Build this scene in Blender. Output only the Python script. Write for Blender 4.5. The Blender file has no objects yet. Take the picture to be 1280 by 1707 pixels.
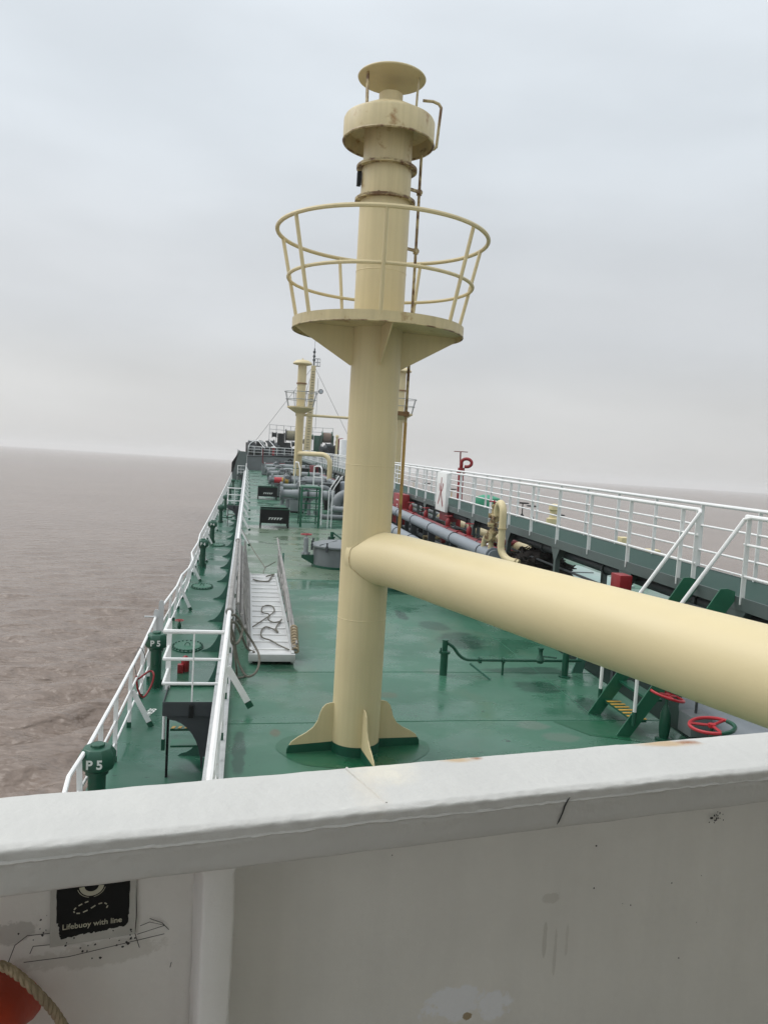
import bpy, bmesh, math, random
import numpy as np
from mathutils import Vector, Matrix, noise
random.seed(7)
R = math.radians
scene = bpy.context.scene
COL = scene.collection

# ------------------------------------------------------------------ camera
# ship frame: X starboard, Y towards the bow, Z up; the cargo trunk deck is z = 0
cam_d = bpy.data.cameras.new('camera')
cam = bpy.data.objects.new('camera', cam_d)
COL.objects.link(cam)
ax = ((0.98329287, 0.04299941, 0.17687900),
      (-0.17263634, -0.08783920, 0.98106114),
      (0.05772196, -0.99520617, -0.07894839))
cam.matrix_world = Matrix(((ax[0][0], -ax[0][1], -ax[0][2], 0.0),
                           (ax[1][0], -ax[1][1], -ax[1][2], 0.0),
                           (ax[2][0], -ax[2][1], -ax[2][2], 3.6),
                           (0, 0, 0, 1)))
cam_d.sensor_fit = 'HORIZONTAL'
cam_d.sensor_width = 36.0
cam_d.lens = 1290 / 1280 * 36.0
cam_d.clip_start = 0.05
cam_d.clip_end = 9000
scene.camera = cam

# ------------------------------------------------------------------ sky, sun, exposure
SUN_EL, SUN_AZ = R(50), R(-62)            # azimuth from the bow, minus = port
world = bpy.data.worlds.new('World')
scene.world = world
world.use_nodes = True
wn, wl = world.node_tree.nodes, world.node_tree.links
wn.clear()
w_out = wn.new('ShaderNodeOutputWorld')
sky = wn.new('ShaderNodeTexSky')
sky.sky_type = 'NISHITA'
sky.sun_disc = False
sky.sun_elevation = SUN_EL
sky.sun_rotation = SUN_AZ
sky.air_density = 1.0
sky.dust_density = 4.0
bg1 = wn.new('ShaderNodeBackground'); bg1.inputs[1].default_value = 0.08
wl.new(sky.outputs[0], bg1.inputs[0])
# overcast layer: brighter overhead than at the horizon, with soft cloud banks
tc = wn.new('ShaderNodeTexCoord')
sx = wn.new('ShaderNodeSeparateXYZ'); wl.new(tc.outputs['Generated'], sx.inputs[0])
rmp = wn.new('ShaderNodeValToRGB')
rmp.color_ramp.interpolation = 'EASE'
for i, (p, c) in enumerate([(0.0, (0.525, 0.525, 0.52)), (0.05, (0.535, 0.54, 0.54)), (0.16, (0.525, 0.545, 0.565)),
                            (0.40, (0.58, 0.625, 0.665)), (0.68, (0.86, 0.92, 0.98)), (1.0, (1.20, 1.26, 1.30))]):
    e = rmp.color_ramp.elements[i] if i < 2 else rmp.color_ramp.elements.new(p)
    e.position = p
    e.color = (*c, 1)
wl.new(sx.outputs[2], rmp.inputs[0])
mp = wn.new('ShaderNodeMapping'); mp.inputs['Scale'].default_value = (1.0, 1.0, 3.2)
wl.new(tc.outputs['Generated'], mp.inputs[0])
nz = wn.new('ShaderNodeTexNoise'); nz.inputs['Scale'].default_value = 3.2; nz.inputs['Detail'].default_value = 6; nz.inputs['Roughness'].default_value = 0.45
wl.new(mp.outputs[0], nz.inputs['Vector'])
mr = wn.new('ShaderNodeMapRange'); mr.inputs[1].default_value = 0.3; mr.inputs[2].default_value = 0.7; mr.inputs[3].default_value = 0.93; mr.inputs[4].default_value = 1.06
wl.new(nz.outputs[0], mr.inputs[0])
lr = wn.new('ShaderNodeMapRange'); lr.inputs[1].default_value = -0.6; lr.inputs[2].default_value = 0.6; lr.inputs[3].default_value = 1.07; lr.inputs[4].default_value = 0.97
wl.new(sx.outputs[0], lr.inputs[0])
lm = wn.new('ShaderNodeMath'); lm.operation = 'MULTIPLY'; wl.new(mr.outputs[0], lm.inputs[0]); wl.new(lr.outputs[0], lm.inputs[1])
mul = wn.new('ShaderNodeVectorMath'); mul.operation = 'SCALE'
wl.new(rmp.outputs[0], mul.inputs[0]); wl.new(lm.outputs[0], mul.inputs['Scale'])
bg2 = wn.new('ShaderNodeBackground'); bg2.inputs[1].default_value = 1.05
wl.new(mul.outputs[0], bg2.inputs[0])
mx = wn.new('ShaderNodeMixShader'); mx.inputs[0].default_value = 0.94
wl.new(bg1.outputs[0], mx.inputs[1]); wl.new(bg2.outputs[0], mx.inputs[2])
wl.new(mx.outputs[0], w_out.inputs[0])

sun_d = bpy.data.lights.new('sun', 'SUN')
sun_d.energy = 1.2
sun_d.angle = R(45)
sun_d.color = (1.0, 0.97, 0.93)
sun = bpy.data.objects.new('sun', sun_d)
COL.objects.link(sun)
sdir = Vector((math.sin(SUN_AZ) * math.cos(SUN_EL), math.cos(SUN_AZ) * math.cos(SUN_EL), math.sin(SUN_EL)))
sun.rotation_euler = sdir.to_track_quat('Z', 'Y').to_euler()
sun.location = sdir * 40

scene.view_settings.view_transform = 'Standard'
scene.view_settings.look = 'None'
scene.view_settings.exposure = 0.28
scene.view_settings.gamma = 1.0
scene.render.engine = 'CYCLES'
scene.cycles.max_bounces = 8
scene.cycles.volume_bounces = 1

# ------------------------------------------------------------------ materials
def paint(name, col, rough=0.5, var=0.12, scale=2.5, bump=0.15, bscale=45, rust=0.0, rscale=5.0, rcol=(0.20, 0.085, 0.03),
          streak=0.0, spec=0.5, metal=0.0, dirt=0.0, rvar=0.12, dist=0.004):
    m = bpy.data.materials.new(name)
    m.use_nodes = True
    n, l = m.node_tree.nodes, m.node_tree.links
    b = n['Principled BSDF']
    t = n.new('ShaderNodeTexCoord')
    a = n.new('ShaderNodeTexNoise'); a.inputs['Scale'].default_value = scale; a.inputs['Detail'].default_value = 6; a.inputs['Roughness'].default_value = 0.6
    l.new(t.outputs['Object'], a.inputs['Vector'])
    r = n.new('ShaderNodeMapRange'); r.inputs[1].default_value = 0.28; r.inputs[2].default_value = 0.72
    r.inputs[3].default_value = 1 - var; r.inputs[4].default_value = 1 + var
    l.new(a.outputs[0], r.inputs[0])
    s = n.new('ShaderNodeVectorMath'); s.operation = 'SCALE'
    s.inputs[0].default_value = col
    l.new(r.outputs[0], s.inputs['Scale'])
    out = s.outputs[0]
    if streak:
        mp = n.new('ShaderNodeMapping'); mp.inputs['Scale'].default_value = (9, 9, 0.35)
        l.new(t.outputs['Object'], mp.inputs[0])
        k = n.new('ShaderNodeTexNoise'); k.inputs['Scale'].default_value = 2.0; k.inputs['Detail'].default_value = 4
        l.new(mp.outputs[0], k.inputs['Vector'])
        q = n.new('ShaderNodeMapRange'); q.inputs[1].default_value = 0.35; q.inputs[2].default_value = 0.7
        q.inputs[3].default_value = 1.0; q.inputs[4].default_value = 1 - streak
        l.new(k.outputs[0], q.inputs[0])
        s2 = n.new('ShaderNodeVectorMath'); s2.operation = 'SCALE'
        l.new(out, s2.inputs[0]); l.new(q.outputs[0], s2.inputs['Scale'])
        out = s2.outputs[0]
    def patch(out, colour, amount, sc, seed):
        mpp = n.new('ShaderNodeMapping'); mpp.inputs['Location'].default_value = (seed, seed * 1.7, seed * 0.6)
        l.new(t.outputs['Object'], mpp.inputs[0])
        k = n.new('ShaderNodeTexNoise'); k.inputs['Scale'].default_value = sc; k.inputs['Detail'].default_value = 9; k.inputs['Roughness'].default_value = 0.68
        l.new(mpp.outputs[0], k.inputs['Vector'])
        q = n.new('ShaderNodeMapRange'); q.inputs[1].default_value = 0.72 - 0.25 * amount; q.inputs[2].default_value = 0.80 - 0.2 * amount
        l.new(k.outputs[0], q.inputs[0])
        x = n.new('ShaderNodeMix'); x.data_type = 'RGBA'
        l.new(q.outputs[0], x.inputs[0]); l.new(out, x.inputs[6]); x.inputs[7].default_value = (*colour, 1)
        return x.outputs[2]
    if dirt:
        out = patch(out, tuple(c * 0.55 for c in col), dirt, 3.0, 3.1)
    if rust:
        out = patch(out, rcol, rust, rscale, 7.7)
    l.new(out, b.inputs['Base Color'])
    rr = n.new('ShaderNodeMapRange'); rr.inputs[1].default_value = 0.3; rr.inputs[2].default_value = 0.7
    rr.inputs[3].default_value = max(0.04, rough - rvar); rr.inputs[4].default_value = min(1, rough + rvar)
    l.new(a.outputs[0], rr.inputs[0]); l.new(rr.outputs[0], b.inputs['Roughness'])
    b.inputs['Specular IOR Level'].default_value = spec
    b.inputs['Metallic'].default_value = metal
    if bump:
        c = n.new('ShaderNodeTexNoise'); c.inputs['Scale'].default_value = bscale; c.inputs['Detail'].default_value = 5
        l.new(t.outputs['Object'], c.inputs['Vector'])
        bp = n.new('ShaderNodeBump'); bp.inputs['Strength'].default_value = bump; bp.inputs['Distance'].default_value = dist
        l.new(c.outputs[0], bp.inputs['Height']); l.new(bp.outputs[0], b.inputs['Normal'])
    return m

M = {}
M['white'] = paint('white_paint', (0.78, 0.78, 0.76), 0.42, 0.06, 3, 0.25, 60, dirt=0.25)
M['rail'] = paint('white_rail_paint', (0.80, 0.80, 0.79), 0.45, 0.06, 4, 0.25, 50, dirt=0.3, rust=0.3, rscale=9, rcol=(0.35, 0.20, 0.09))
M['rail_grey'] = paint('weathered_white_paint', (0.56, 0.57, 0.57), 0.5, 0.1, 4, 0.2, 50, dirt=0.4)
M['beige'] = paint('cream_paint', (0.62, 0.52, 0.30), 0.5, 0.06, 1.2, 0.12, 30, streak=0.055, rust=0.12, rscale=3.0, rcol=(0.42, 0.25, 0.09))
M['beige_pipe'] = paint('cream_line_paint', (0.68, 0.57, 0.335), 0.5, 0.05, 0.9, 0.2, 24, rust=0.16, rscale=2.2, rcol=(0.46, 0.31, 0.13), dirt=0.06)
M['beige_rust'] = paint('rusty_cream_paint', (0.50, 0.41, 0.22), 0.5, 0.1, 3, 0.3, 30, streak=0.1, rust=1.1, rscale=7, rcol=(0.15, 0.08, 0.033))
M['beige_worn'] = paint('weathered_cream_paint', (0.57, 0.475, 0.27), 0.45, 0.07, 2.5, 0.15, 30, streak=0.14, rust=0.62, rscale=4, rcol=(0.30, 0.17, 0.06), dirt=0.25)
M['rust'] = paint('rust_brown', (0.22, 0.12, 0.055), 0.8, 0.3, 8, 0.5, 50)
M['thin_pipe'] = paint('stained_cream_pipe_paint', (0.44, 0.28, 0.09), 0.5, 0.2, 3, 0.2, 40, rust=0.6, rscale=4, rcol=(0.22, 0.12, 0.05))
M['house'] = paint('house_paint', (0.74, 0.73, 0.69), 0.5, 0.06, 3, 0.2, 60, dirt=0.25)
M['green'] = paint('dark_green_paint', (0.008, 0.075, 0.042), 0.38, 0.15, 3, 0.15, 40)
M['green_mid'] = paint('green_paint', (0.014, 0.115, 0.062), 0.4, 0.12, 3, 0.15, 40, dirt=0.2)
M['green_fin'] = paint('faded_green_paint', (0.05, 0.15, 0.11), 0.45, 0.12, 2, 0.1, 30, dirt=0.3)
M['grey'] = paint('grey_paint', (0.155, 0.17, 0.175), 0.45, 0.1, 2.5, 0.15, 40, dirt=0.3)
M['lightgrey'] = paint('light_grey_paint', (0.26, 0.28, 0.285), 0.45, 0.1, 2.5, 0.15, 40, dirt=0.3)
M['pipe_grey'] = paint('blue_grey_pipe_paint', (0.21, 0.235, 0.26), 0.4, 0.1, 2, 0.1, 30, dirt=0.2)
M['darkgrey'] = paint('dark_grey_paint', (0.05, 0.056, 0.06), 0.5, 0.15, 2.5, 0.15, 40, spec=0.3)
M['walkway_shade'] = paint('painted_deck_shade', (0.010, 0.024, 0.018), 0.75, 0.4, 1.5, 0.3, 12, spec=0.1)  # shade below the walkway put into a dark deck colour
M['black'] = paint('black_paint', (0.008, 0.009, 0.009), 0.5, 0.3, 3, 0.15, 40, spec=0.2)
M['red'] = paint('red_paint', (0.26, 0.010, 0.014), 0.4, 0.12, 3, 0.15, 40)
M['red_dark'] = paint('dark_red_paint', (0.17, 0.012, 0.016), 0.45, 0.2, 3, 0.15, 40, dirt=0.3)
M['red_bright'] = paint('bright_red_paint', (0.45, 0.018, 0.028), 0.35, 0.08, 3, 0.1, 40)
M['yellow'] = paint('yellow_paint', (0.48, 0.28, 0.04), 0.5, 0.2, 6, 0.2, 40, dirt=0.4)
M['mark'] = paint('white_marking', (0.72, 0.74, 0.70), 0.6, 0.15, 30, 0.1, 60)
M['tread'] = paint('pale_tread_aluminium', (0.54, 0.54, 0.53), 0.5, 0.1, 5, 0.2, 40, dirt=0.3)
M['alu'] = paint('weathered_aluminium', (0.50, 0.51, 0.50), 0.5, 0.12, 5, 0.2, 40, metal=0.15, dirt=0.3)
M['alu_old'] = paint('old_grey_aluminium', (0.25, 0.24, 0.225), 0.65, 0.3, 7, 0.3, 40, dirt=0.6)
M['rope'] = paint('grey_rope', (0.16, 0.15, 0.125), 0.9, 0.25, 20, 0.9, 110, spec=0.1)
M['rope_tan'] = paint('tan_rope', (0.38, 0.31, 0.21), 0.9, 0.25, 20, 0.9, 110, spec=0.1)
M['drum_rope'] = paint('drum_rope', (0.26, 0.24, 0.17), 0.9, 0.2, 8, 0.9, 14, spec=0.1, dist=0.03)
M['drum_rope_brown'] = paint('brown_drum_rope', (0.20, 0.15, 0.12), 0.9, 0.2, 8, 0.9, 14, spec=0.1, dist=0.03)
M['net'] = paint('dark_net', (0.03, 0.026, 0.024), 0.9, 0.5, 9, 1.0, 25, spec=0.1, dist=0.03)
M['orange'] = paint('orange_lifebuoy', (0.48, 0.05, 0.014), 0.55, 0.1, 6, 0.3, 60)
M['scratch'] = paint('dark_scratch', (0.04, 0.042, 0.04), 0.7, 0.2, 20, 0.1, 60)
M['pale_patch'] = paint('pale_touch_up_paint', (0.53, 0.535, 0.54), 0.45, 0.06, 5, 0.15, 50)
M['wire'] = paint('steel_wire', (0.16, 0.16, 0.16), 0.5, 0.1, 5, 0)
M['lens'] = paint('lamp_glass', (0.5, 0.55, 0.6), 0.1, 0.05, 5, 0)
M['teal_board'] = paint('pale_green_cover', (0.30, 0.42, 0.38), 0.35, 0.1, 2, 0.1, 20)
M['tarp'] = paint('bright_green_cover', (0.02, 0.24, 0.13), 0.5, 0.15, 3, 0.3, 10)

def deck_mat(name, col, stains=(), rough_hi=0.42):
    """wet painted steel deck: worn patches, water film, stains"""
    m = bpy.data.materials.new(name); m.use_nodes = True
    n, l = m.node_tree.nodes, m.node_tree.links
    b = n['Principled BSDF']
    t = n.new('ShaderNodeTexCoord')
    def nz(sc, det, ro, scl=(1, 1, 1), loc=(0, 0, 0)):
        mp = n.new('ShaderNodeMapping'); mp.inputs['Scale'].default_value = scl; mp.inputs['Location'].default_value = loc
        l.new(t.outputs['Object'], mp.inputs[0])
        k = n.new('ShaderNodeTexNoise'); k.inputs['Scale'].default_value = sc; k.inputs['Detail'].default_value = det; k.inputs['Roughness'].default_value = ro
        l.new(mp.outputs[0], k.inputs['Vector']); return k.outputs[0]
    def rng(o, a, bb, c, d):
        q = n.new('ShaderNodeMapRange'); q.inputs[1].default_value = a; q.inputs[2].default_value = bb; q.inputs[3].default_value = c; q.inputs[4].default_value = d
        l.new(o, q.inputs[0]); return q.outputs[0]
    def mixc(f, a, bcol):
        x = n.new('ShaderNodeMix'); x.data_type = 'RGBA'; l.new(f, x.inputs[0])
        if isinstance(a, tuple): x.inputs[6].default_value = (*a, 1)
        else: l.new(a, x.inputs[6])
        x.inputs[7].default_value = (*bcol, 1); return x.outputs[2]
    big = nz(0.35, 5, 0.55)
    c = mixc(rng(big, 0.35, 0.65, 0, 1), col, tuple(v * 1.35 + 0.006 for v in col))
    worn = nz(0.8, 8, 0.65, (0.7, 0.9, 1), (4, 1, 0))         # scuffs run athwart
    c = mixc(rng(worn, 0.50, 0.72, 0, 0.7), c, (col[0] + 0.045, col[1] + 0.05, col[2] + 0.045))
    brown = nz(0.55, 6, 0.6, (1, 0.6, 1), (9, 3, 0))
    c = mixc(rng(brown, 0.55, 0.75, 0, 0.45), c, (0.11, 0.125, 0.075))
    dark = nz(1.3, 8, 0.7, (0.9, 1.0, 1), (1, 7, 0))
    c = mixc(rng(dark, 0.60, 0.70, 0, 0.55), c, tuple(v * 0.45 for v in col))
    spots = nz(9, 4, 0.6, (0.7, 1, 1), (2, 2, 0))
    c = mixc(rng(spots, 0.67, 0.71, 0, 0.8), c, tuple(v * 0.35 for v in col))
    sk = nz(1.7, 8, 0.7, (0.7, 1.5, 1), (3, 9, 0))
    for (x_, y_, rx, ry, colr, amt) in stains:
        mp = n.new('ShaderNodeMapping'); mp.inputs['Scale'].default_value = (1 / rx, 1 / ry, 0); mp.inputs['Location'].default_value = (-x_ / rx, -y_ / ry, 0)
        l.new(t.outputs['Object'], mp.inputs[0])
        ln = n.new('ShaderNodeVectorMath'); ln.operation = 'LENGTH'; l.new(mp.outputs[0], ln.inputs[0])
        q = rng(ln.outputs['Value'], 1.0, 0.0, 0, 1)
        mm = n.new('ShaderNodeMath'); mm.operation = 'MULTIPLY'; l.new(q, mm.inputs[0]); l.new(sk, mm.inputs[1])
        c = mixc(rng(mm.outputs[0], 0.22, 0.30, 0, amt * .75), c, colr)
    l.new(c, b.inputs['Base Color'])
    wet = nz(0.7, 6, 0.6, (0.8, 1.0, 1), (0, 5, 0))
    l.new(rng(wet, 0.42, 0.54, 0.15, rough_hi), b.inputs['Roughness'])
    b.inputs['Specular IOR Level'].default_value = 0.42
    h1 = nz(14, 5, 0.6); h2 = nz(0.7, 2, 0.5, (0.4, 1, 1))
    bp = n.new('ShaderNodeBump'); bp.inputs['Strength'].default_value = 0.12; bp.inputs['Distance'].default_value = 0.004
    l.new(h1, bp.inputs['Height'])
    bp2 = n.new('ShaderNodeBump'); bp2.inputs['Strength'].default_value = 0.35; bp2.inputs['Distance'].default_value = 0.02
    l.new(h2, bp2.inputs['Height']); l.new(bp.outputs[0], bp2.inputs['Normal'])
    l.new(bp2.outputs[0], b.inputs['Normal'])
    return m
DK = (0.006, 0.032, 0.02); RU = (0.10, 0.07, 0.035); PL = (0.13, 0.16, 0.13)
M['deck'] = deck_mat('green_deck_paint', (0.030, 0.104, 0.064), [(4.25, 14.3, .9, 1.3, DK, .85), (4.0, 15.5, .6, .9, DK, .7), (3.5, 16.5, .25, 1.0, DK, .9), (4.9, 12.3, 1.6, .45, DK, .9), (4.7, 11.4, .9, .6, DK, .8), (3.95, 9.7, .5, .35, PL, .7), (4.2, 9.3, .5, .35, PL, .6),
    (0.05, 8.8, .16, 1.4, DK, .9), (0.05, 12.0, .2, 1.0, DK, .8), (0.5, 9.5, .15, .25, RU, .8), (2.2, 11.0, .3, .3, RU, .5), (3.2, 12.2, .35, .3, PL, .5), (1.5, 26, 1.2, 3, RU, .35), (3.9, 19.2, 1.3, .6, DK, .8), (2.4, 15, .6, 1.2, DK, .5), (0.6, 33, 1.2, 2, RU, .4), (5.2, 10.4, .5, 1.0, DK, .9), (0.6, 12.3, .7, .4, DK, .8)])
M['side_deck'] = deck_mat('green_side_deck_paint', (0.016, 0.082, 0.050))
M['old_deck'] = deck_mat('worn_brownish_deck_paint', (0.080, 0.122, 0.080))
M['beam'] = paint('grey_green_beam_paint', (0.085, 0.11, 0.105), 0.45, 0.12, 2.5, 0.15, 40, dirt=0.3)
M['patch'] = deck_mat('fresh_green_paint', (0.008, 0.075, 0.035))

def grating_mat():
    m = bpy.data.materials.new('green_grating'); m.use_nodes = True
    n, l = m.node_tree.nodes, m.node_tree.links
    b = n['Principled BSDF']
    t = n.new('ShaderNodeTexCoord')
    mp = n.new('ShaderNodeMapping'); mp.inputs['Rotation'].default_value = (0, 0, R(45)); l.new(t.outputs['Object'], mp.inputs[0])
    ck = n.new('ShaderNodeTexChecker'); ck.inputs['Scale'].default_value = 26
    ck.inputs[1].default_value = (0.025, 0.085, 0.062, 1); ck.inputs[2].default_value = (0.008, 0.024, 0.019, 1)
    l.new(mp.outputs[0], ck.inputs['Vector'])
    k = n.new('ShaderNodeTexNoise'); k.inputs['Scale'].default_value = 0.8; k.inputs['Detail'].default_value = 5; l.new(t.outputs['Object'], k.inputs['Vector'])
    q = n.new('ShaderNodeMapRange'); q.inputs[1].default_value = 0.4; q.inputs[2].default_value = 0.7; q.inputs[4].default_value = 0.5
    l.new(k.outputs[0], q.inputs[0])
    x = n.new('ShaderNodeMix'); x.data_type = 'RGBA'; l.new(q.outputs[0], x.inputs[0]); l.new(ck.outputs[0], x.inputs[6]); x.inputs[7].default_value = (0.028, 0.062, 0.05, 1)
    l.new(x.outputs[2], b.inputs['Base Color']); b.inputs['Roughness'].default_value = 0.6; b.inputs['Specular IOR Level'].default_value = 0.2
    bp = n.new('ShaderNodeBump'); bp.inputs['Strength'].default_value = 0.5; bp.inputs['Distance'].default_value = 0.01
    l.new(ck.outputs['Fac'], bp.inputs['Height']); l.new(bp.outputs[0], b.inputs['Normal'])
    return m
M['grating'] = grating_mat()

def sea_mat():
    m = bpy.data.materials.new('muddy_sea_water'); m.use_nodes = True
    n, l = m.node_tree.nodes, m.node_tree.links
    b = n['Principled BSDF']
    t = n.new('ShaderNodeTexCoord')
    k = n.new('ShaderNodeTexNoise'); k.inputs['Scale'].default_value = 0.05; k.inputs['Detail'].default_value = 7; k.inputs['Roughness'].default_value = 0.62; l.new(t.outputs['Object'], k.inputs['Vector'])
    x = n.new('ShaderNodeMix'); x.data_type = 'RGBA'; l.new(k.outputs[0], x.inputs[0])
    x.inputs[6].default_value = (0.160, 0.119, 0.094, 1); x.inputs[7].default_value = (0.245, 0.190, 0.154, 1)
    l.new(x.outputs[2], b.inputs['Base Color'])
    b.inputs['Roughness'].default_value = 0.24; b.inputs['IOR'].default_value = 1.33
    prev = None
    for sc, st, di, scl in ((0.5, 0.6, 0.45, (0.6, 1.2, 1)), (1.6, 1.0, 0.32, (0.6, 1.1, 1)), (4.2, 0.8, 0.09, (0.8, 1.1, 1))):
        mp = n.new('ShaderNodeMapping'); mp.inputs['Scale'].default_value = scl; mp.inputs['Rotation'].default_value = (0, 0, R(14)); l.new(t.outputs['Object'], mp.inputs[0])
        w = n.new('ShaderNodeTexNoise'); w.inputs['Scale'].default_value = sc; w.inputs['Detail'].default_value = 2; w.inputs['Distortion'].default_value = 0.0; w.inputs['Roughness'].default_value = 0.45
        l.new(mp.outputs[0], w.inputs['Vector'])
        bp = n.new('ShaderNodeBump'); bp.inputs['Strength'].default_value = st; bp.inputs['Distance'].default_value = di
        l.new(w.outputs[0], bp.inputs['Height'])
        if prev: l.new(prev, bp.inputs['Normal'])
        prev = bp.outputs[0]
    l.new(prev, b.inputs['Normal'])
    return m
M['sea'] = sea_mat()

def bulwark_mat(name, base, stains, streak=0.0):
    """thick white paint with brown rust blooms where the steel has started to bleed"""
    m = paint(name, base, 0.5, 0.045, 4, 0.45, 55, dirt=0.15, dist=0.004, streak=streak)
    n, l = m.node_tree.nodes, m.node_tree.links
    b = n['Principled BSDF']
    src = b.inputs['Base Color'].links[0].from_socket
    t = n.new('ShaderNodeTexCoord')
    k = n.new('ShaderNodeTexNoise'); k.inputs['Scale'].default_value = 22; k.inputs['Detail'].default_value = 7; k.inputs['Roughness'].default_value = 0.7
    l.new(t.outputs['Object'], k.inputs['Vector'])
    for st_ in stains:
        p, rx, ry, colr, amt = st_[:5]; rz_ = st_[5] if len(st_) > 5 else 0.06
        mp = n.new('ShaderNodeMapping'); mp.vector_type = 'POINT'
        mp.inputs['Location'].default_value = (-p[0] / rx, -p[1] / ry, -p[2] / rz_)
        mp.inputs['Scale'].default_value = (1 / rx, 1 / ry, 1 / rz_)
        l.new(t.outputs['Object'], mp.inputs[0])
        ln = n.new('ShaderNodeVectorMath'); ln.operation = 'LENGTH'; l.new(mp.outputs[0], ln.inputs[0])
        q = n.new('ShaderNodeMapRange'); q.inputs[1].default_value = 1.0; q.inputs[2].default_value = 0.0; l.new(ln.outputs['Value'], q.inputs[0])
        mm = n.new('ShaderNodeMath'); mm.operation = 'MULTIPLY'; l.new(q.outputs[0], mm.inputs[0]); l.new(k.outputs[0], mm.inputs[1])
        q2 = n.new('ShaderNodeMapRange'); q2.inputs[1].default_value = 0.25 if len(st_) > 5 else 0.14; q2.inputs[2].default_value = 0.30 if len(st_) > 5 else 0.40; q2.inputs[4].default_value = amt; l.new(mm.outputs[0], q2.inputs[0])
        x = n.new('ShaderNodeMix'); x.data_type = 'RGBA'; l.new(q2.outputs[0], x.inputs[0]); l.new(src, x.inputs[6]); x.inputs[7].default_value = (*colr, 1)
        src = x.outputs[2]
    l.new(src, b.inputs['Base Color'])
    return m

# ------------------------------------------------------------------ mesh helpers
def V(*a): return Vector(a)

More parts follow.
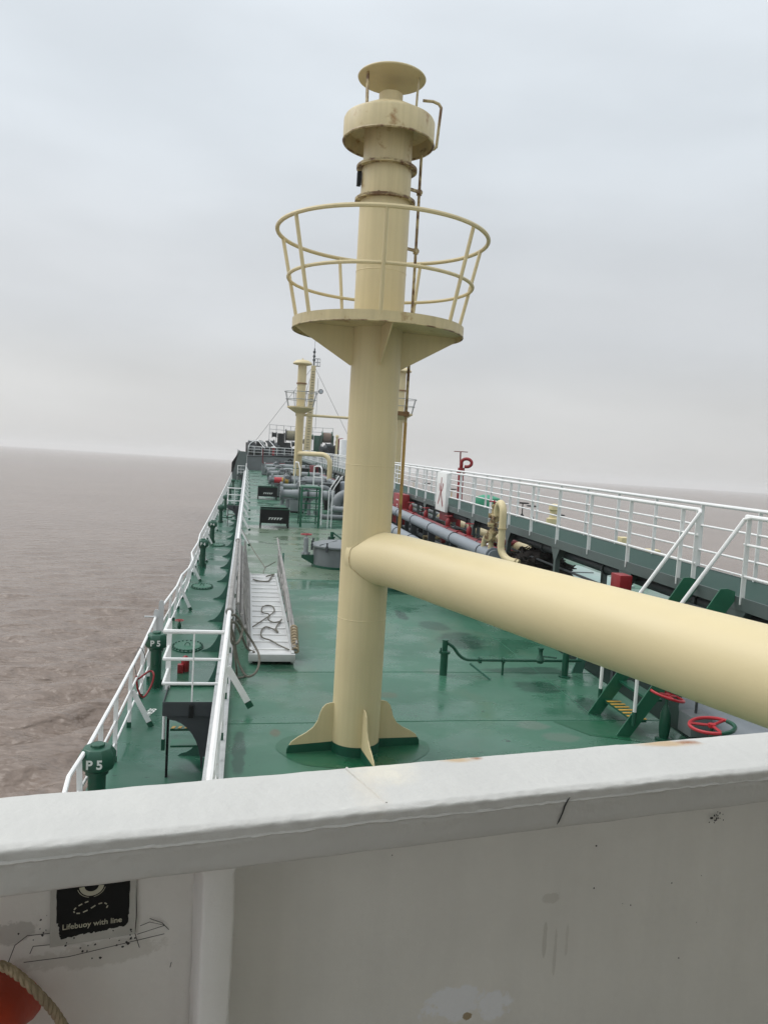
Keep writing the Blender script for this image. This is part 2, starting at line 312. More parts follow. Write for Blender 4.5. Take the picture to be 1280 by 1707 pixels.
class MB:
    """collects shapes and links them as one mesh object"""
    def __init__(s): s.v = []; s.f = []; s.mi = []; s.cur = 0
    def add(s, vs, fs):
        o = len(s.v); s.v += [Vector(v) for v in vs]
        for f in fs: s.f.append([i + o for i in f]); s.mi.append(s.cur)
        return s
    def box(s, c, d, rz=0.0):
        cs, sn = math.cos(rz), math.sin(rz); vs = []
        for z in (-1, 1):
            for y in (-1, 1):
                for x in (-1, 1):
                    px, py = x * d[0] / 2, y * d[1] / 2
                    vs.append((c[0] + px * cs - py * sn, c[1] + px * sn + py * cs, c[2] + z * d[2] / 2))
        return s.add(vs, [(0, 2, 3, 1), (4, 5, 7, 6), (0, 1, 5, 4), (2, 6, 7, 3), (0, 4, 6, 2), (1, 3, 7, 5)])
    def bx(s, x0, x1, y0, y1, z0, z1): return s.box(((x0 + x1) / 2, (y0 + y1) / 2, (z0 + z1) / 2), (x1 - x0, y1 - y0, z1 - z0))
    def bar(s, a, b, w, h, up=(0, 0, 1)):
        a, b = Vector(a), Vector(b); d = (b - a).normalized(); up = Vector(up)
        sd = d.cross(up)
        if sd.length < 1e-4: sd = d.cross(Vector((1, 0, 0)))
        sd.normalize(); u = sd.cross(d)
        vs = [p + sd * (i * w / 2) + u * (j * h / 2) for p in (a, b) for j in (-1, 1) for i in (-1, 1)]
        return s.add(vs, [(0, 2, 3, 1), (4, 5, 7, 6), (0, 1, 5, 4), (2, 6, 7, 3), (0, 4, 6, 2), (1, 3, 7, 5)])
    def tube(s, path, r, seg=10, closed=False, caps=True):
        P = [Vector(p) for p in path]; n = len(P)
        rr = r if isinstance(r, (list, tuple)) else [r] * n
        prev = None; rings = []
        for i in range(n):
            if closed: d = P[(i + 1) % n] - P[i - 1]
            elif i == 0: d = P[1] - P[0]
            elif i == n - 1: d = P[-1] - P[-2]
            else: d = (P[i + 1] - P[i]).normalized() + (P[i] - P[i - 1]).normalized()
            d.normalize()
            if prev is None:
                a = Vector((0, 0, 1)) if abs(d.z) < 0.9 else Vector((1, 0, 0))
                u = d.cross(a).normalized()
            else:
                u = (prev - d * prev.dot(d))
                u = u.normalized() if u.length > 1e-6 else d.orthogonal().normalized()
            prev = u; w = d.cross(u)
            k = 1.0
            if 0 < i < n - 1 and not closed:
                c = (P[i + 1] - P[i]).normalized().dot((P[i] - P[i - 1]).normalized())
                k = 1 / max(0.5, math.sqrt(max(0.0, (1 + c) / 2)))
                k = 1 + (k - 1) * 0.5
            rings.append([P[i] + (u * math.cos(2 * math.pi * j / seg) + w * math.sin(2 * math.pi * j / seg)) * rr[i] * k for j in range(seg)])
        vs = [v for q in rings for v in q]; fs = []
        m = n if closed else n - 1
        for i in range(m):
            a, b = i * seg, ((i + 1) % n) * seg
            for j in range(seg):
                fs.append((a + j, a + (j + 1) % seg, b + (j + 1) % seg, b + j))
        if caps and not closed:
            fs.append(tuple(range(seg))[::-1]); fs.append(tuple(range((n - 1) * seg, n * seg)))
        return s.add(vs, fs)
    def cyl(s, a, b, r, seg=16): return s.tube([a, b], r, seg)
    def lathe(s, prof, c=(0, 0, 0), seg=32, axis=None, cap=True):
        """profile of (r, z) revolved about z (or about a given axis direction)"""
        c = Vector(c); vs = []; fs = []
        if axis is None: u, w, d = Vector((1, 0, 0)), Vector((0, 1, 0)), Vector((0, 0, 1))
        else:
            d = Vector(axis).normalized(); u = d.orthogonal().normalized(); w = d.cross(u)
        for (r, z) in prof:
            for j in range(seg):
                t = 2 * math.pi * j / seg
                vs.append(c + d * z + (u * math.cos(t) + w * math.sin(t)) * max(r, 1e-4))
        for i in range(len(prof) - 1):
            for j in range(seg):
                fs.append((i * seg + j, i * seg + (j + 1) % seg, (i + 1) * seg + (j + 1) % seg, (i + 1) * seg + j))
        if cap:
            fs.append(tuple(range(seg))[::-1]); k = (len(prof) - 1) * seg; fs.append(tuple(range(k, k + seg)))
        return s.add(vs, fs)
    def prism(s, poly, off):
        off = Vector(off); P = [Vector(p) for p in poly]; n = len(P)
        vs = P + [p + off for p in P]
        fs = [tuple(range(n))[::-1], tuple(range(n, 2 * n))] + [(i, (i + 1) % n, n + (i + 1) % n, n + i) for i in range(n)]
        return s.add(vs, fs)
    def torus(s, c, r, t, axis=(0, 0, 1), seg=32, ts=8):
        d = Vector(axis).normalized(); u = d.orthogonal().normalized(); w = d.cross(u); c = Vector(c)
        return s.tube([c + (u * math.cos(2 * math.pi * i / seg) + w * math.sin(2 * math.pi * i / seg)) * r for i in range(seg)], t, ts, closed=True)
    def build(s, name, mat, parent=None, smooth=True, bevel=0.0, angle=32):
        me = bpy.data.meshes.new(name)
        off = parent.get('_base', (0, 0, 0)) if parent is not None else (0, 0, 0)
        off = Vector(off)
        me.from_pydata([tuple(v - off) for v in s.v], [], s.f)
        mats = mat if isinstance(mat, (list, tuple)) else [mat]
        for mm in mats: me.materials.append(M[mm] if isinstance(mm, str) else mm)
        if len(mats) > 1: me.polygons.foreach_set('material_index', s.mi)
        bm = bmesh.new(); bm.from_mesh(me)
        bmesh.ops.recalc_face_normals(bm, faces=bm.faces)
        if bevel: bmesh.ops.bevel(bm, geom=[e for e in bm.edges if len(e.link_faces) == 2 and e.calc_face_angle(0) > 0.6], offset=bevel, segments=2, affect='EDGES', profile=0.6)
        bm.to_mesh(me); bm.free()
        if smooth:
            me.shade_smooth(); me.set_sharp_from_angle(angle=R(angle))
        o = bpy.data.objects.new(name, me); COL.objects.link(o)
        if parent is not None: o.parent = parent; o['_base'] = tuple(off)
        return o

def tag(o, label=None, cat=None, group=None, kind=None):
    if label: o['label'] = label
    if cat: o['category'] = cat
    if group: o['group'] = group
    if kind: o['kind'] = kind
    return o
def thing(name, label, cat, loc=(0, 0, 0), group=None):
    o = bpy.data.objects.new(name, None); COL.objects.link(o)
    o.location = loc; o['_base'] = tuple(loc); o.empty_display_size = 0.3
    return tag(o, label, cat, group)
def copy_tree(o, loc, label=None, rz=0.0):
    def rec(src, par):
        c = src.copy(); COL.objects.link(c)
        if par is not None: c.parent = par
        for ch in list(src.children): rec(ch, c)
        return c
    r = rec(o, None); r.location = loc; r.rotation_euler = (0, 0, rz)
    if label: r['label'] = label
    return r
def arc(c, r, a0, a1, n, u, w):
    c, u, w = Vector(c), Vector(u), Vector(w)
    return [c + (u * math.cos(a0 + (a1 - a0) * i / n) + w * math.sin(a0 + (a1 - a0) * i / n)) * r for i in range(n + 1)]
def spline(pts, n=8):
    """Catmull-Rom through points"""
    P = [Vector(p) for p in pts]; P = [P[0] * 2 - P[1]] + P + [P[-1] * 2 - P[-2]]; out = []
    for i in range(1, len(P) - 2):
        for k in range(n):
            t = k / n; a, b, c, d = P[i - 1:i + 3]
            out.append(0.5 * ((2 * b) + (c - a) * t + (2 * a - 5 * b + 4 * c - d) * t * t + (3 * b - a - 3 * c + d) * t ** 3))
    out.append(P[-2]); return out
def text_mesh(txt, size, name, mat, parent, mtx, depth=0.002, fat=0.03):
    """lettering as a thin mesh; mtx maps the text plane into the parent's space"""
    cu = bpy.data.curves.new(name, 'FONT'); cu.body = txt; cu.size = size; cu.align_x = 'CENTER'; cu.align_y = 'CENTER'; cu.extrude = depth; cu.offset = size * fat
    tmp = bpy.data.objects.new('tmp', cu); COL.objects.link(tmp)
    me = bpy.data.meshes.new_from_object(tmp.evaluated_get(bpy.context.evaluated_depsgraph_get()))
    bpy.data.objects.remove(tmp); bpy.data.curves.remove(cu)
    me.transform(mtx); me.materials.clear(); me.materials.append(M[mat])
    o = bpy.data.objects.new(name, me); COL.objects.link(o)
    if parent is not None: o.parent = parent
    return o
def frame_mtx(o, x, y):
    x, y = Vector(x).normalized(), Vector(y).normalized(); z = x.cross(y)
    return Matrix(((x.x, y.x, z.x, o[0]), (x.y, y.y, z.y, o[1]), (x.z, y.z, z.z, o[2]), (0, 0, 0, 1)))

# ================================================================== THE SETTING
# sea: the ship trims by the stern, so the water plane is tilted against the decks
SEA_N = Vector((0.0083486, 0.02107651, 0.99974301)).normalized()
SEA_Q = Vector((0, 0, 1)).rotation_difference(SEA_N)
SEA_Z = -4.7
def build_sea():
    na, nr = 380, 430
    rr = 9 * (5200 / 9) ** (np.arange(nr) / (nr - 1)); aa = np.radians(-112 + 224 * np.arange(na) / (na - 1))
    Rr, Aa = np.meshgrid(rr, aa, indexing='ij'); X, Y = Rr * np.sin(Aa), Rr * np.cos(Aa)
    sp = Rr * 0.0149; H = np.zeros_like(X); g = np.random.default_rng(4)
    for i in range(70):                                   # a short wind sea, crests lying roughly across the ship
        lam = 1.0 * (3.0 / 1.0) ** g.random(); th = np.radians(102) + g.normal() * 0.42; k = 2 * np.pi / lam
        amp = 0.0062 * lam ** 0.95 * (0.6 + 0.8 * g.random()); fade = np.clip(1.7 - sp / lam * 3.2, 0, 1)
        ph = k * (X * np.cos(th) + Y * np.sin(th)) + g.random() * 6.28
        H += amp * fade * (np.sin(ph) + 0.22 * np.cos(2 * ph))
    H *= 1 + 0.35 * np.sin(X * 0.05 + 1) * np.sin(Y * 0.043)
    vs = list(zip(X.ravel().tolist(), Y.ravel().tolist(), H.ravel().tolist()))
    fs = [(i * na + j, i * na + j + 1, (i + 1) * na + j + 1, (i + 1) * na + j) for i in range(nr - 1) for j in range(na - 1)]
    m = MB().add(vs, fs).build('sea_water', 'sea', smooth=True, angle=180)
    m.location = (0, 0, SEA_Z); m.rotation_mode = 'QUATERNION'; m.rotation_quaternion = SEA_Q
    tag(m, 'brown grey rippled sea around the ship', kind='structure')
build_sea()

XE, XS, XP = -0.30, 15.8, -1.95          # trunk edge port / starboard, port ship side
XSS = 17.45
# hull, tapering to the bow
out_pts = [(XP, -12), (XP, 98), (-1.7, 108), (-0.2, 117), (2.6, 124), (5.4, 127.5), (7.75, 128.4), (10.1, 127.5), (12.9, 124), (15.7, 117), (17.2, 108), (XSS, 98), (XSS, -12)]
h = MB(); h.prism([(x, y, -9.5) for x, y in out_pts], (0, 0, 8.29)); tag(h.build('ship_hull', 'darkgrey'), 'dark hull sides of the tanker', kind='structure')
d = MB(); d.add([(x, y, -1.2) for x, y in [(XP, -12), (XE, -12), (XE, 100.5), (XP, 100.5)]], [(0, 1, 2, 3)])
d.add([(x, y, -1.2) for x, y in [(XS, -12), (XSS, -12), (XSS, 100.5), (XS, 100.5)]], [(0, 1, 2, 3)])
tag(d.build('side_deck', 'side_deck'), 'wet green lower side deck along the rail', kind='structure')
d = MB(); d.add([(XE, -12, 0), (XS, -12, 0), (XS, 104.8, 0), (XE, 104.8, 0)], [(0, 1, 2, 3)])
DECK = tag(d.build('trunk_deck', 'deck'), 'wet green raised cargo deck with scuffs and stains', kind='structure')
def seam(pts, r=0.005):
    s = MB()
    s.tube([(x, y, 0.001) for x, y in pts], r, 5)
    return s.build('weld_seam', 'green_mid', DECK)
for y in (9.87, 12.15, 20.74, 33.0): seam([(-0.1, y - 0.05), (3, y + 0.03), (7, y), (15.6, y)])
seam([(2.12, 20.75), (2.02, 26), (1.91, 33)]); seam([(5.0, 9.87), (5.05, 20.75)])
p = MB(); p.add([(-0.08, 20.75, 0.004), (2.1, 20.75, 0.004), (7.0, 20.9, 0.004), (7.0, 33.8, 0.004), (0.1, 34.2, 0.004)], [(0, 1, 2, 3, 4)])
tag(p.build('worn_deck_strip', 'old_deck'), 'older brownish green deck paint forward of the seam', kind='structure')
p = MB(); p.add([(1.42 + (.93 + .05 * math.sin(3 * a)) * math.cos(a), 8.96 + (.62 + .04 * math.cos(5 * a)) * math.sin(a), 0.004) for a in [2 * math.pi * i / 40 for i in range(40)]], [tuple(range(40))])
tag(p.build('mast_foot_paint', 'patch'), 'dark green repainted ground around the mast foot', kind='structure')
p = MB(); p.add([(4.32, 9.85, 0.004), (5.5, 9.85, 0.004), (5.4, 9.0, 0.004), (4.62, 9.32, 0.004)], [(0, 1, 2, 3)])
tag(p.build('paint_patch', 'patch'), 'fresh dark green touched up area of the deck', kind='structure')
# trunk side plating with its curved brackets
t = thing('trunk_side', 'green trunk side wall with a row of curved bracket plates over the side deck', 'ship wall')
s = MB(); s.bx(XE - 0.012, XE, -12, 104.8, -1.2, -0.002); s.build('side_plate', 'grey', t)
for k in range(-1, 31):
    y = 11.76 + 3.0 * k
    prof = [(XE - 0.012, y, 0.0), (XE - 0.05, y, 0.0)]
    for i in range(11):
        a = i / 10 * math.pi / 2
        prof.append((XE - 0.05 - 0.44 * (1 - math.cos(a)), y, -0.05 - 1.11 * math.sin(a)))
    prof += [(XE - 0.55, y, -1.2), (XE - 0.012, y, -1.2)]
    q = MB(); q.prism(prof, (0, 0.014, 0)); q.build('bracket', 'green_fin', t)
s = MB(); s.bx(XS, XS + 0.012, -12, 104.8, -1.2, -0.002); tag(s.build('starboard_trunk_plate', 'grey'), 'grey trunk side wall on the far side of the ship', 'ship wall')
# waterway coaming strip on the trunk edge under the inner rail
M['coaming'] = paint('scuffed_grey_white_paint', (.42, .43, .43), .5, .15, 6, .2, 40, dirt=.6)
s = MB(); s.bx(XE - 0.02, -0.10, -4, 104.7, 0.0, 0.07)
tag(s.build('deck_coaming', 'coaming', bevel=0.006), 'scuffed whitish raised strip along the deck edge under the inner rail', 'coaming')

# ================================================================== RAILS
def lerp_path(P, y):
    for a, b in zip(P, P[1:]):
        lo, hi = sorted((a[1], b[1]))
        if lo - 1e-6 <= y <= hi + 1e-6:
            f = 0 if abs(b[1] - a[1]) < 1e-6 else (y - a[1]) / (b[1] - a[1])
            return Vector(a).lerp(Vector(b), f)
    return Vector(P[0] if abs(y - P[0][1]) < abs(y - P[-1][1]) else P[-1])
def railing(name, label, cat, path, zb, hs, ys, group=None, mat='rail', rt=0.028, rm=0.018, braces=(), bdir=1, foot=None, wide=0.065, zfoot=None, footpath=None, kink=None):
    """path: list of (x, y) at rail height; hs: rail heights above zb, top first"""
    t = thing(name, label, cat, (path[0][0], path[0][1], zb), group)
    seg = 8
    for i, hh in enumerate(hs):
        P = [(x, y, zb + hh) for x, y in path]
        if i and kink: P = [(kink(y, x), y, zb + hh) for x, y in path]
        m = MB(); m.tube(P, rt if i == 0 else rm, seg); m.build('top_rail' if i == 0 else 'mid_rail', mat, t)
    P3 = [(x, y, zb + hs[0]) for x, y in path]
    for y in ys:
        p = lerp_path(P3, y); fx = p.x if footpath is None else footpath(y)
        z0 = zb if zfoot is None else zfoot
        m = MB(); m.bar((fx, y, z0), (p.x, y, zb + hs[0] - 0.012), 0.014, wide, (0, 1, 0)) if False else m.bar((fx, y, z0), (p.x, y, zb + hs[0] - 0.012), wide, 0.014, (0, 1, 0))
        o = m.build('stanchion', mat, t, smooth=False)
        if foot:
            f = MB(); f.bx(fx - wide / 2 - 0.003, fx + wide / 2 + 0.003, y - 0.011, y + 0.011, z0, z0 + 0.09); f.build('painted_foot', foot, o, smooth=False)
    for y in braces:
        p = lerp_path(P3, y); fx = p.x if footpath is None else footpath(y)
        z0 = zb if zfoot is None else zfoot
        a = Vector((p.x + (fx - p.x) * 0.4 + bdir * 0.03, y + 0.02, zb + hs[0] * 0.62)); b = Vector((fx + bdir * 0.36, y + 0.02, z0))
        m = MB(); c = a.lerp(b, 0.86); m.bar(a, c, 0.012, 0.085, (1, 0, 1)); o = m.build('brace', mat, t, smooth=False)
        f = MB(); f.bar(c, b, 0.014, 0.09, (1, 0, 1)); f.build('painted_foot', foot or 'green', o, smooth=False)
    return t
H3 = (1.0, 0.62, 0.28)
# port ship-side rail: near piece up to the boarding gate, bent far piece
ys = [9.2, 10.4, 11.55, 12.96, 14.43, 15.52, 16.5]
railing('ship_rail', 'short near length of white rail at the ship side, ending at the boarding gate', 'railing',
        [(-1.74, 8.3), (-1.79, 8.75), (-1.75, 9.7), (-1.73, 11.6), (-1.72, 14.1), (-1.75, 16.3), (-1.76, 16.7)], -1.2, H3, ys, 'port side rails', foot='green', braces=(12.96,), bdir=1, footpath=lambda y: -1.73)
far_path = [(-1.75, 17.8), (-1.64, 20.4), (-1.66, 22.1), (-1.56, 23.3), (-1.55, 24.9), (-1.70, 26.6), (-1.66, 29.5), (-1.74, 31.9), (-1.72, 37), (-1.71, 57), (-1.74, 80), (-1.8, 99.8)]
railing('ship_rail', 'long bent white rail running forward along the ship side from the boarding gate', 'railing', far_path, -1.2, H3,
        [17.85 + 1.46 * i for i in range(56)], 'port side rails', foot='green', braces=[22.07, 26.66, 31.0, 36.06, 42, 48, 54, 60, 66, 72], bdir=1, footpath=lambda y: -1.73, kink=lambda y, x: x * 0.5 - 1.73 * 0.5)
for nm, y, lab in (('gate_post', 16.72, 'nearer of two flat round-topped white gate posts in the side rail'), ('gate_post', 17.68, 'farther of two flat round-topped white gate posts in the side rail')):
    m = MB(); pr = [(-1.80, y, -1.2), (-1.69, y, -1.2), (-1.69, y, -0.08)] + [(-1.745 + 0.055 * math.cos(a), y, -0.08 + 0.055 * math.sin(a)) for a in [math.pi * i / 8 for i in range(1, 8)]] + [(-1.80, y, -0.08)]
    m.prism(pr, (0, 0.02, 0)); m.cyl((-1.74, y - 0.06, -0.17), (-1.98, y - 0.06, -0.17), 0.018, 8) if y < 17 else None
    tag(m.build(nm, 'rail_grey'), lab, 'post', 'boarding gate posts')

# inner rail on the trunk edge
IX = lambda y: -0.19 + 0.0022 * y if y < 60 else -0.06
brf = [10.23, 26.8, 31.5, 36.0, 40.7, 45.9, 50.6, 55.4, 60.8, 66.4, 73.6, 80.2, 86, 91.5, 97]
railing('inner_rail', 'white rail along the cargo deck edge with slanted braces', 'railing',
        [(IX(y), y) for y in (4, 9, 20, 30, 45, 60, 80, 99)], 0, H3, [4.6, 6.1, 7.6, 9.1, 10.6, 11.3] + [13 + 2.35 * i for i in range(37)], None, rt=0.032,
        braces=brf, bdir=1, foot='green', zfoot=0.07)

# landings outboard of the inner rail
def landing(y0, label, far=False):
    t = thing('boarding_platform', label, 'platform', (-0.6, y0, 0), 'platforms outside the inner rail')
    x0, x1, y1 = -0.97, -0.325, y0 + 0.78
    m = MB(); m.bx(x0, x1, y0, y1, -0.02, -0.004); m.build('landing_plate', 'deck', t, smooth=False)
    m = MB(); m.prism([(x0, y0 - .012, -0.16), (x1, y0 - .012, -0.16), (x1, y0 - .012, 0.035), (x0, y0 - .012, 0.035)], (0, 0.012, 0))
    m.bx(x0 - .012, x0, y0 - .012, y1, -0.16, 0.035); m.build('toe_plate', 'darkgrey', t, smooth=False)
    m = MB(); m.bx(x0, x1, y1, y1 + 0.012, -0.10, 0.06); m.build('toe_plate', 'green', t, smooth=False)
    g = [(x1, y0 + .02, -0.165), (x0 + .03, y0 + .02, -0.165)]
    for i in range(9):
        a = i / 8; g.append((x0 + 0.08 + 0.44 * math.sin(a * math.pi / 2), y0 + .02, -0.22 - 0.62 * (1 - math.cos(a * math.pi / 2)) - 0.05 * a))
    g.append((x1, y0 + .02, -1.15))
    m = MB(); m.prism(g, (0, 0.014, 0)); m.build('gusset', 'darkgrey', t, smooth=False)
    for i, hh in enumerate(H3):
        m = MB(); m.tube([(-0.20, y0 + 0.03, hh), (x0 - .02, y0 + 0.03, hh), (x0 - .02, y0 + 0.05, hh), (x0 - .02, y1 - .05, hh)], 0.027 if i == 0 else 0.020, 8)
        m.build('top_rail' if i == 0 else 'mid_rail', 'rail', t)
    m = MB(); m.bar((x0 - .02, y1 - .06, -0.02), (x0 - .02, y1 - .06, 0.99), 0.07, 0.014, (0, 1, 0)); m.build('stanchion', 'rail', t, smooth=False)
    m = MB(); m.cyl((-0.60, y0 + .005, -0.06), (-0.60, y0 + .02, 1.0), 0.011, 8); o = m.build('stanchion', 'rail', t)
    m = MB(); m.bx(-0.63, -0.57, y0 - .06, y0 - .014, -0.17, 0.0); m.build('clamp', 'black', o, smooth=False)
    # steps down to the side deck
    for k, z in enumerate((-0.28, -0.56, -0.86)):
        yk = y1 - 0.34 + 0.0 * k + 0.14 * k
        m = MB(); m.bx(x0 + .05, x1 - .1, yk, yk + 0.25, z - .03, z); o = m.build('step', 'green_mid', t, smooth=False)
        if k == 1:
            for j in range(5):
                w = (x1 - x0 - .18) / 5
                q = MB(); q.prism([(x0 + .06 + w * j, yk + .012, z + .003), (x0 + .06 + w * (j + .5), yk + .012, z + .003), (x0 + .06 + w * (j + .7), yk + .10, z + .003), (x0 + .06 + w * (j + .2), yk + .10, z + .003)], (0, 0, 0.003)); q.build('nosing_stripe', 'yellow', o, smooth=False)
    m = MB(); m.bx(x0 + .015, x0 + .045, y1 - .38, y1 - .30, -1.2, -0.05); o = m.build('stringer', 'black', t, smooth=False)
    m = MB(); m.cyl((x0 - .02, y1 - .42, -0.62), (x0 - .02, y1 - .42, -0.17), 0.02, 8); m.build('handrail_post', 'rail', o)
    m = MB(); m.bx(x0 - .045, x0 + .005, y1 - .445, y1 - .395, -0.78, -0.62); m.build('post_socket', 'green', o, smooth=False)
    return t
L0 = landing(10.58, 'near green platform with white rails and yellow striped steps below the inner rail')
copy_tree(L0, (-0.6, 44.5, 0), 'middle green platform with white rails outside the inner rail')
copy_tree(L0, (-0.6, 88.0, 0), 'farthest small platform with white rails, close to the forecastle')

# ================================================================== SIDE DECK FITTINGS
def vent(loc, label, num, hgt=1.06, sc=1.0):
    t = thing('air_vent', label, 'air vent', loc, 'dark green air vents along the ship side')
    x, y, z = loc
    m = MB(); m.lathe([(0.105, 0), (0.105, hgt - 0.34), (0.135, hgt - 0.34), (0.135, hgt - 0.29), (0.15, hgt - 0.27)], loc, 20); m.build('pipe', 'green', t)
    m = MB(); m.lathe([(0.14, hgt - 0.30), (0.205, hgt - 0.26), (0.222, hgt - 0.22), (0.222, hgt - 0.10), (0.165, hgt - 0.015), (0.085, hgt - 0.01), (0.085, hgt + 0.02), (0.08, hgt + 0.025)], loc, 8)
    hd = m.build('head', 'green', t, bevel=0.008)
    hd.data.transform(Matrix.Rotation(R(22.5), 4, 'Z'))
    for a in (30, 150, 270):
        q = MB(); q.box((x + 0.13 * math.cos(R(a)), y + 0.13 * math.sin(R(a)), z + 0.06), (0.06, 0.012, 0.12), R(a)); q.build('foot_gusset', 'green', t, smooth=False)
    if num:
        yy = -0.222 * math.cos(R(22.5)) - 0.001
        w = text_mesh(num, 0.15 * sc, 'lettering', 'mark', None, frame_mtx((0, yy, hgt - 0.165), (1, 0, 0), (0, 0, 1)))
        w.parent = t
    return t
vent((-1.62, 9.5, -1.2), 'nearest green air vent lettered P 5, right behind the white bulwark', 'P 5')
vent((-1.56, 15.15, -1.2), 'second green air vent lettered P 5, beside the boarding gate posts', 'P 5')
vent((-1.50, 29.9, -1.2), 'green air vent lettered P 4, where the side rail bends outward', 'P 4')
vent((-1.46, 37.0, -1.2), 'fourth green air vent from the camera along the side rail', 'P 4')
v0 = vent((-1.38, 46.5, -1.2), 'fifth green air vent from the camera along the side rail', None)
copy_tree(v0, (-1.34, 55.4, -1.2), 'sixth green air vent from the camera along the side rail')
copy_tree(v0, (-1.30, 67.5, -1.2), 'seventh green air vent from the camera along the side rail')
copy_tree(v0, (-1.28, 80.0, -1.2), 'farthest green air vent, close to the forecastle')

def manhole(loc, label):
    t = thing('manhole', label, 'manhole cover', loc, 'oval manhole covers on the side deck')
    m = MB(); m.lathe([(0.36, 0), (0.36, 0.025), (0.34, 0.03)], loc, 36)
    for i in range(22):
        a = 2 * math.pi * i / 22; c = (loc[0] + 0.33 * math.cos(a), loc[1] + 0.33 * math.sin(a), loc[2] + 0.02); m.lathe([(0.02, 0), (0.02, 0.035), (0.01, 0.045)], c, 6)
    o = m.build('rim', 'green', t)
    for v in o.data.vertices: v.co.y *= 1.35
    m = MB(); m.lathe([(0.30, 0.03), (0.30, 0.045), (0.28, 0.05)], loc, 36); o = m.build('lid', 'green_mid', t)
    for v in o.data.vertices: v.co.y *= 1.35
    m = MB(); m.tube(arc((loc[0], loc[1], loc[2] + .05), 0.06, 0, math.pi, 8, (1, 0, 0), (0, 0, 1)), 0.01, 6); m.build('lid_handle', 'green', t)
    return t
m0 = manhole((-1.17, 18.1, -1.199), 'oval manhole cover behind the white platform rails')
copy_tree(m0, (-1.27, 25.7, -1.199), 'oval manhole cover beside the bent part of the side rail')
copy_tree(m0, (-1.18, 36.2, -1.199), 'oval manhole cover between the fourth air vent and the brackets')
copy_tree(m0, (-1.12, 50.0, -1.199), 'farthest oval manhole cover on the side deck')

# alarm post, small valve, hose
t = thing('red_alarm', 'small red dome fitting on a red box on the side deck', 'alarm', (-1.13, 16.1, -1.2))
m = MB(); m.bx(-1.22, -1.10, 16.02, 16.14, -1.2, -1.02); m.build('base_box', 'red', t, bevel=0.008)
m = MB(); m.lathe([(0.085, -1.2), (0.085, -0.98), (0.07, -0.92), (0.035, -0.88), (0.01, -0.87)], (-1.08, 16.2, 0), 16); m.build('dome', 'red', t)
def wheel_valve(name, label, loc, hz, wr, stem='green', wheel='red_bright', group=None, body=0.07, spokes=3, tilt=0.0):
    t = thing(name, label, 'valve', loc, group)
    x, y, z = loc
    m = MB(); m.lathe([(body * 1.5, 0), (body * 1.5, 0.02), (body * .8, 0.03), (body, hz * .3), (body * .9, hz * .6), (body * .5, hz * .75), (0.02, hz * .8), (0.02, hz + .01)], loc, 14); m.build('valve_body', stem, t)
    ax_ = (math.sin(tilt), 0, math.cos(tilt))
    m = MB(); c = (x, y, z + hz); m.torus(c, wr, wr * 0.085, ax_, 28, 8)
    u = Vector((math.cos(tilt), 0, -math.sin(tilt))); w = Vector((0, 1, 0))
    for i in range(spokes):
        a = 2 * math.pi * i / spokes + 0.4; m.cyl(c, Vector(c) + (u * math.cos(a) + w * math.sin(a)) * wr, wr * 0.07, 6)
    m.lathe([(wr * .18, -0.02), (wr * .18, 0.02)], c, 10); m.build('handwheel', wheel, t)
    return t
wheel_valve('small_valve', 'small valve with red wheel on the side deck beside the rail', (-1.50, 19.8, -1.2), 0.24, 0.10, body=0.05)
t = thing('red_hose', 'red hose looped over the side rail behind the second air vent', 'hose', (-1.62, 13.9, -1.0))
m = MB(); m.tube(spline([(-1.73, 13.7, -0.55), (-1.70, 13.72, -0.80), (-1.62, 13.85, -0.98), (-1.52, 14.0, -0.85), (-1.48, 14.1, -0.66), (-1.56, 14.15, -0.60), (-1.70, 13.75, -0.62)], 8), 0.018, 8); m.build('hose', 'red', t)
m = MB(); m.tube(spline([(-1.73, 13.7, -0.55), (-1.76, 13.6, -0.25), (-1.70, 13.7, -0.05), (-1.62, 13.8, -0.2), (-1.60, 13.9, -0.5)], 8), 0.006, 6); m.build('lashing', 'wire', t)
tt = text_mesh('FR55', 0.17, 'frame_mark', 'mark', None, frame_mtx((-1.47, 13.7, -1.195), (0.25, 1, 0), (-1, 0.25, 0)), 0.0015)
tag(tt, 'white painted frame mark on the side deck beside the rail brace', 'marking')

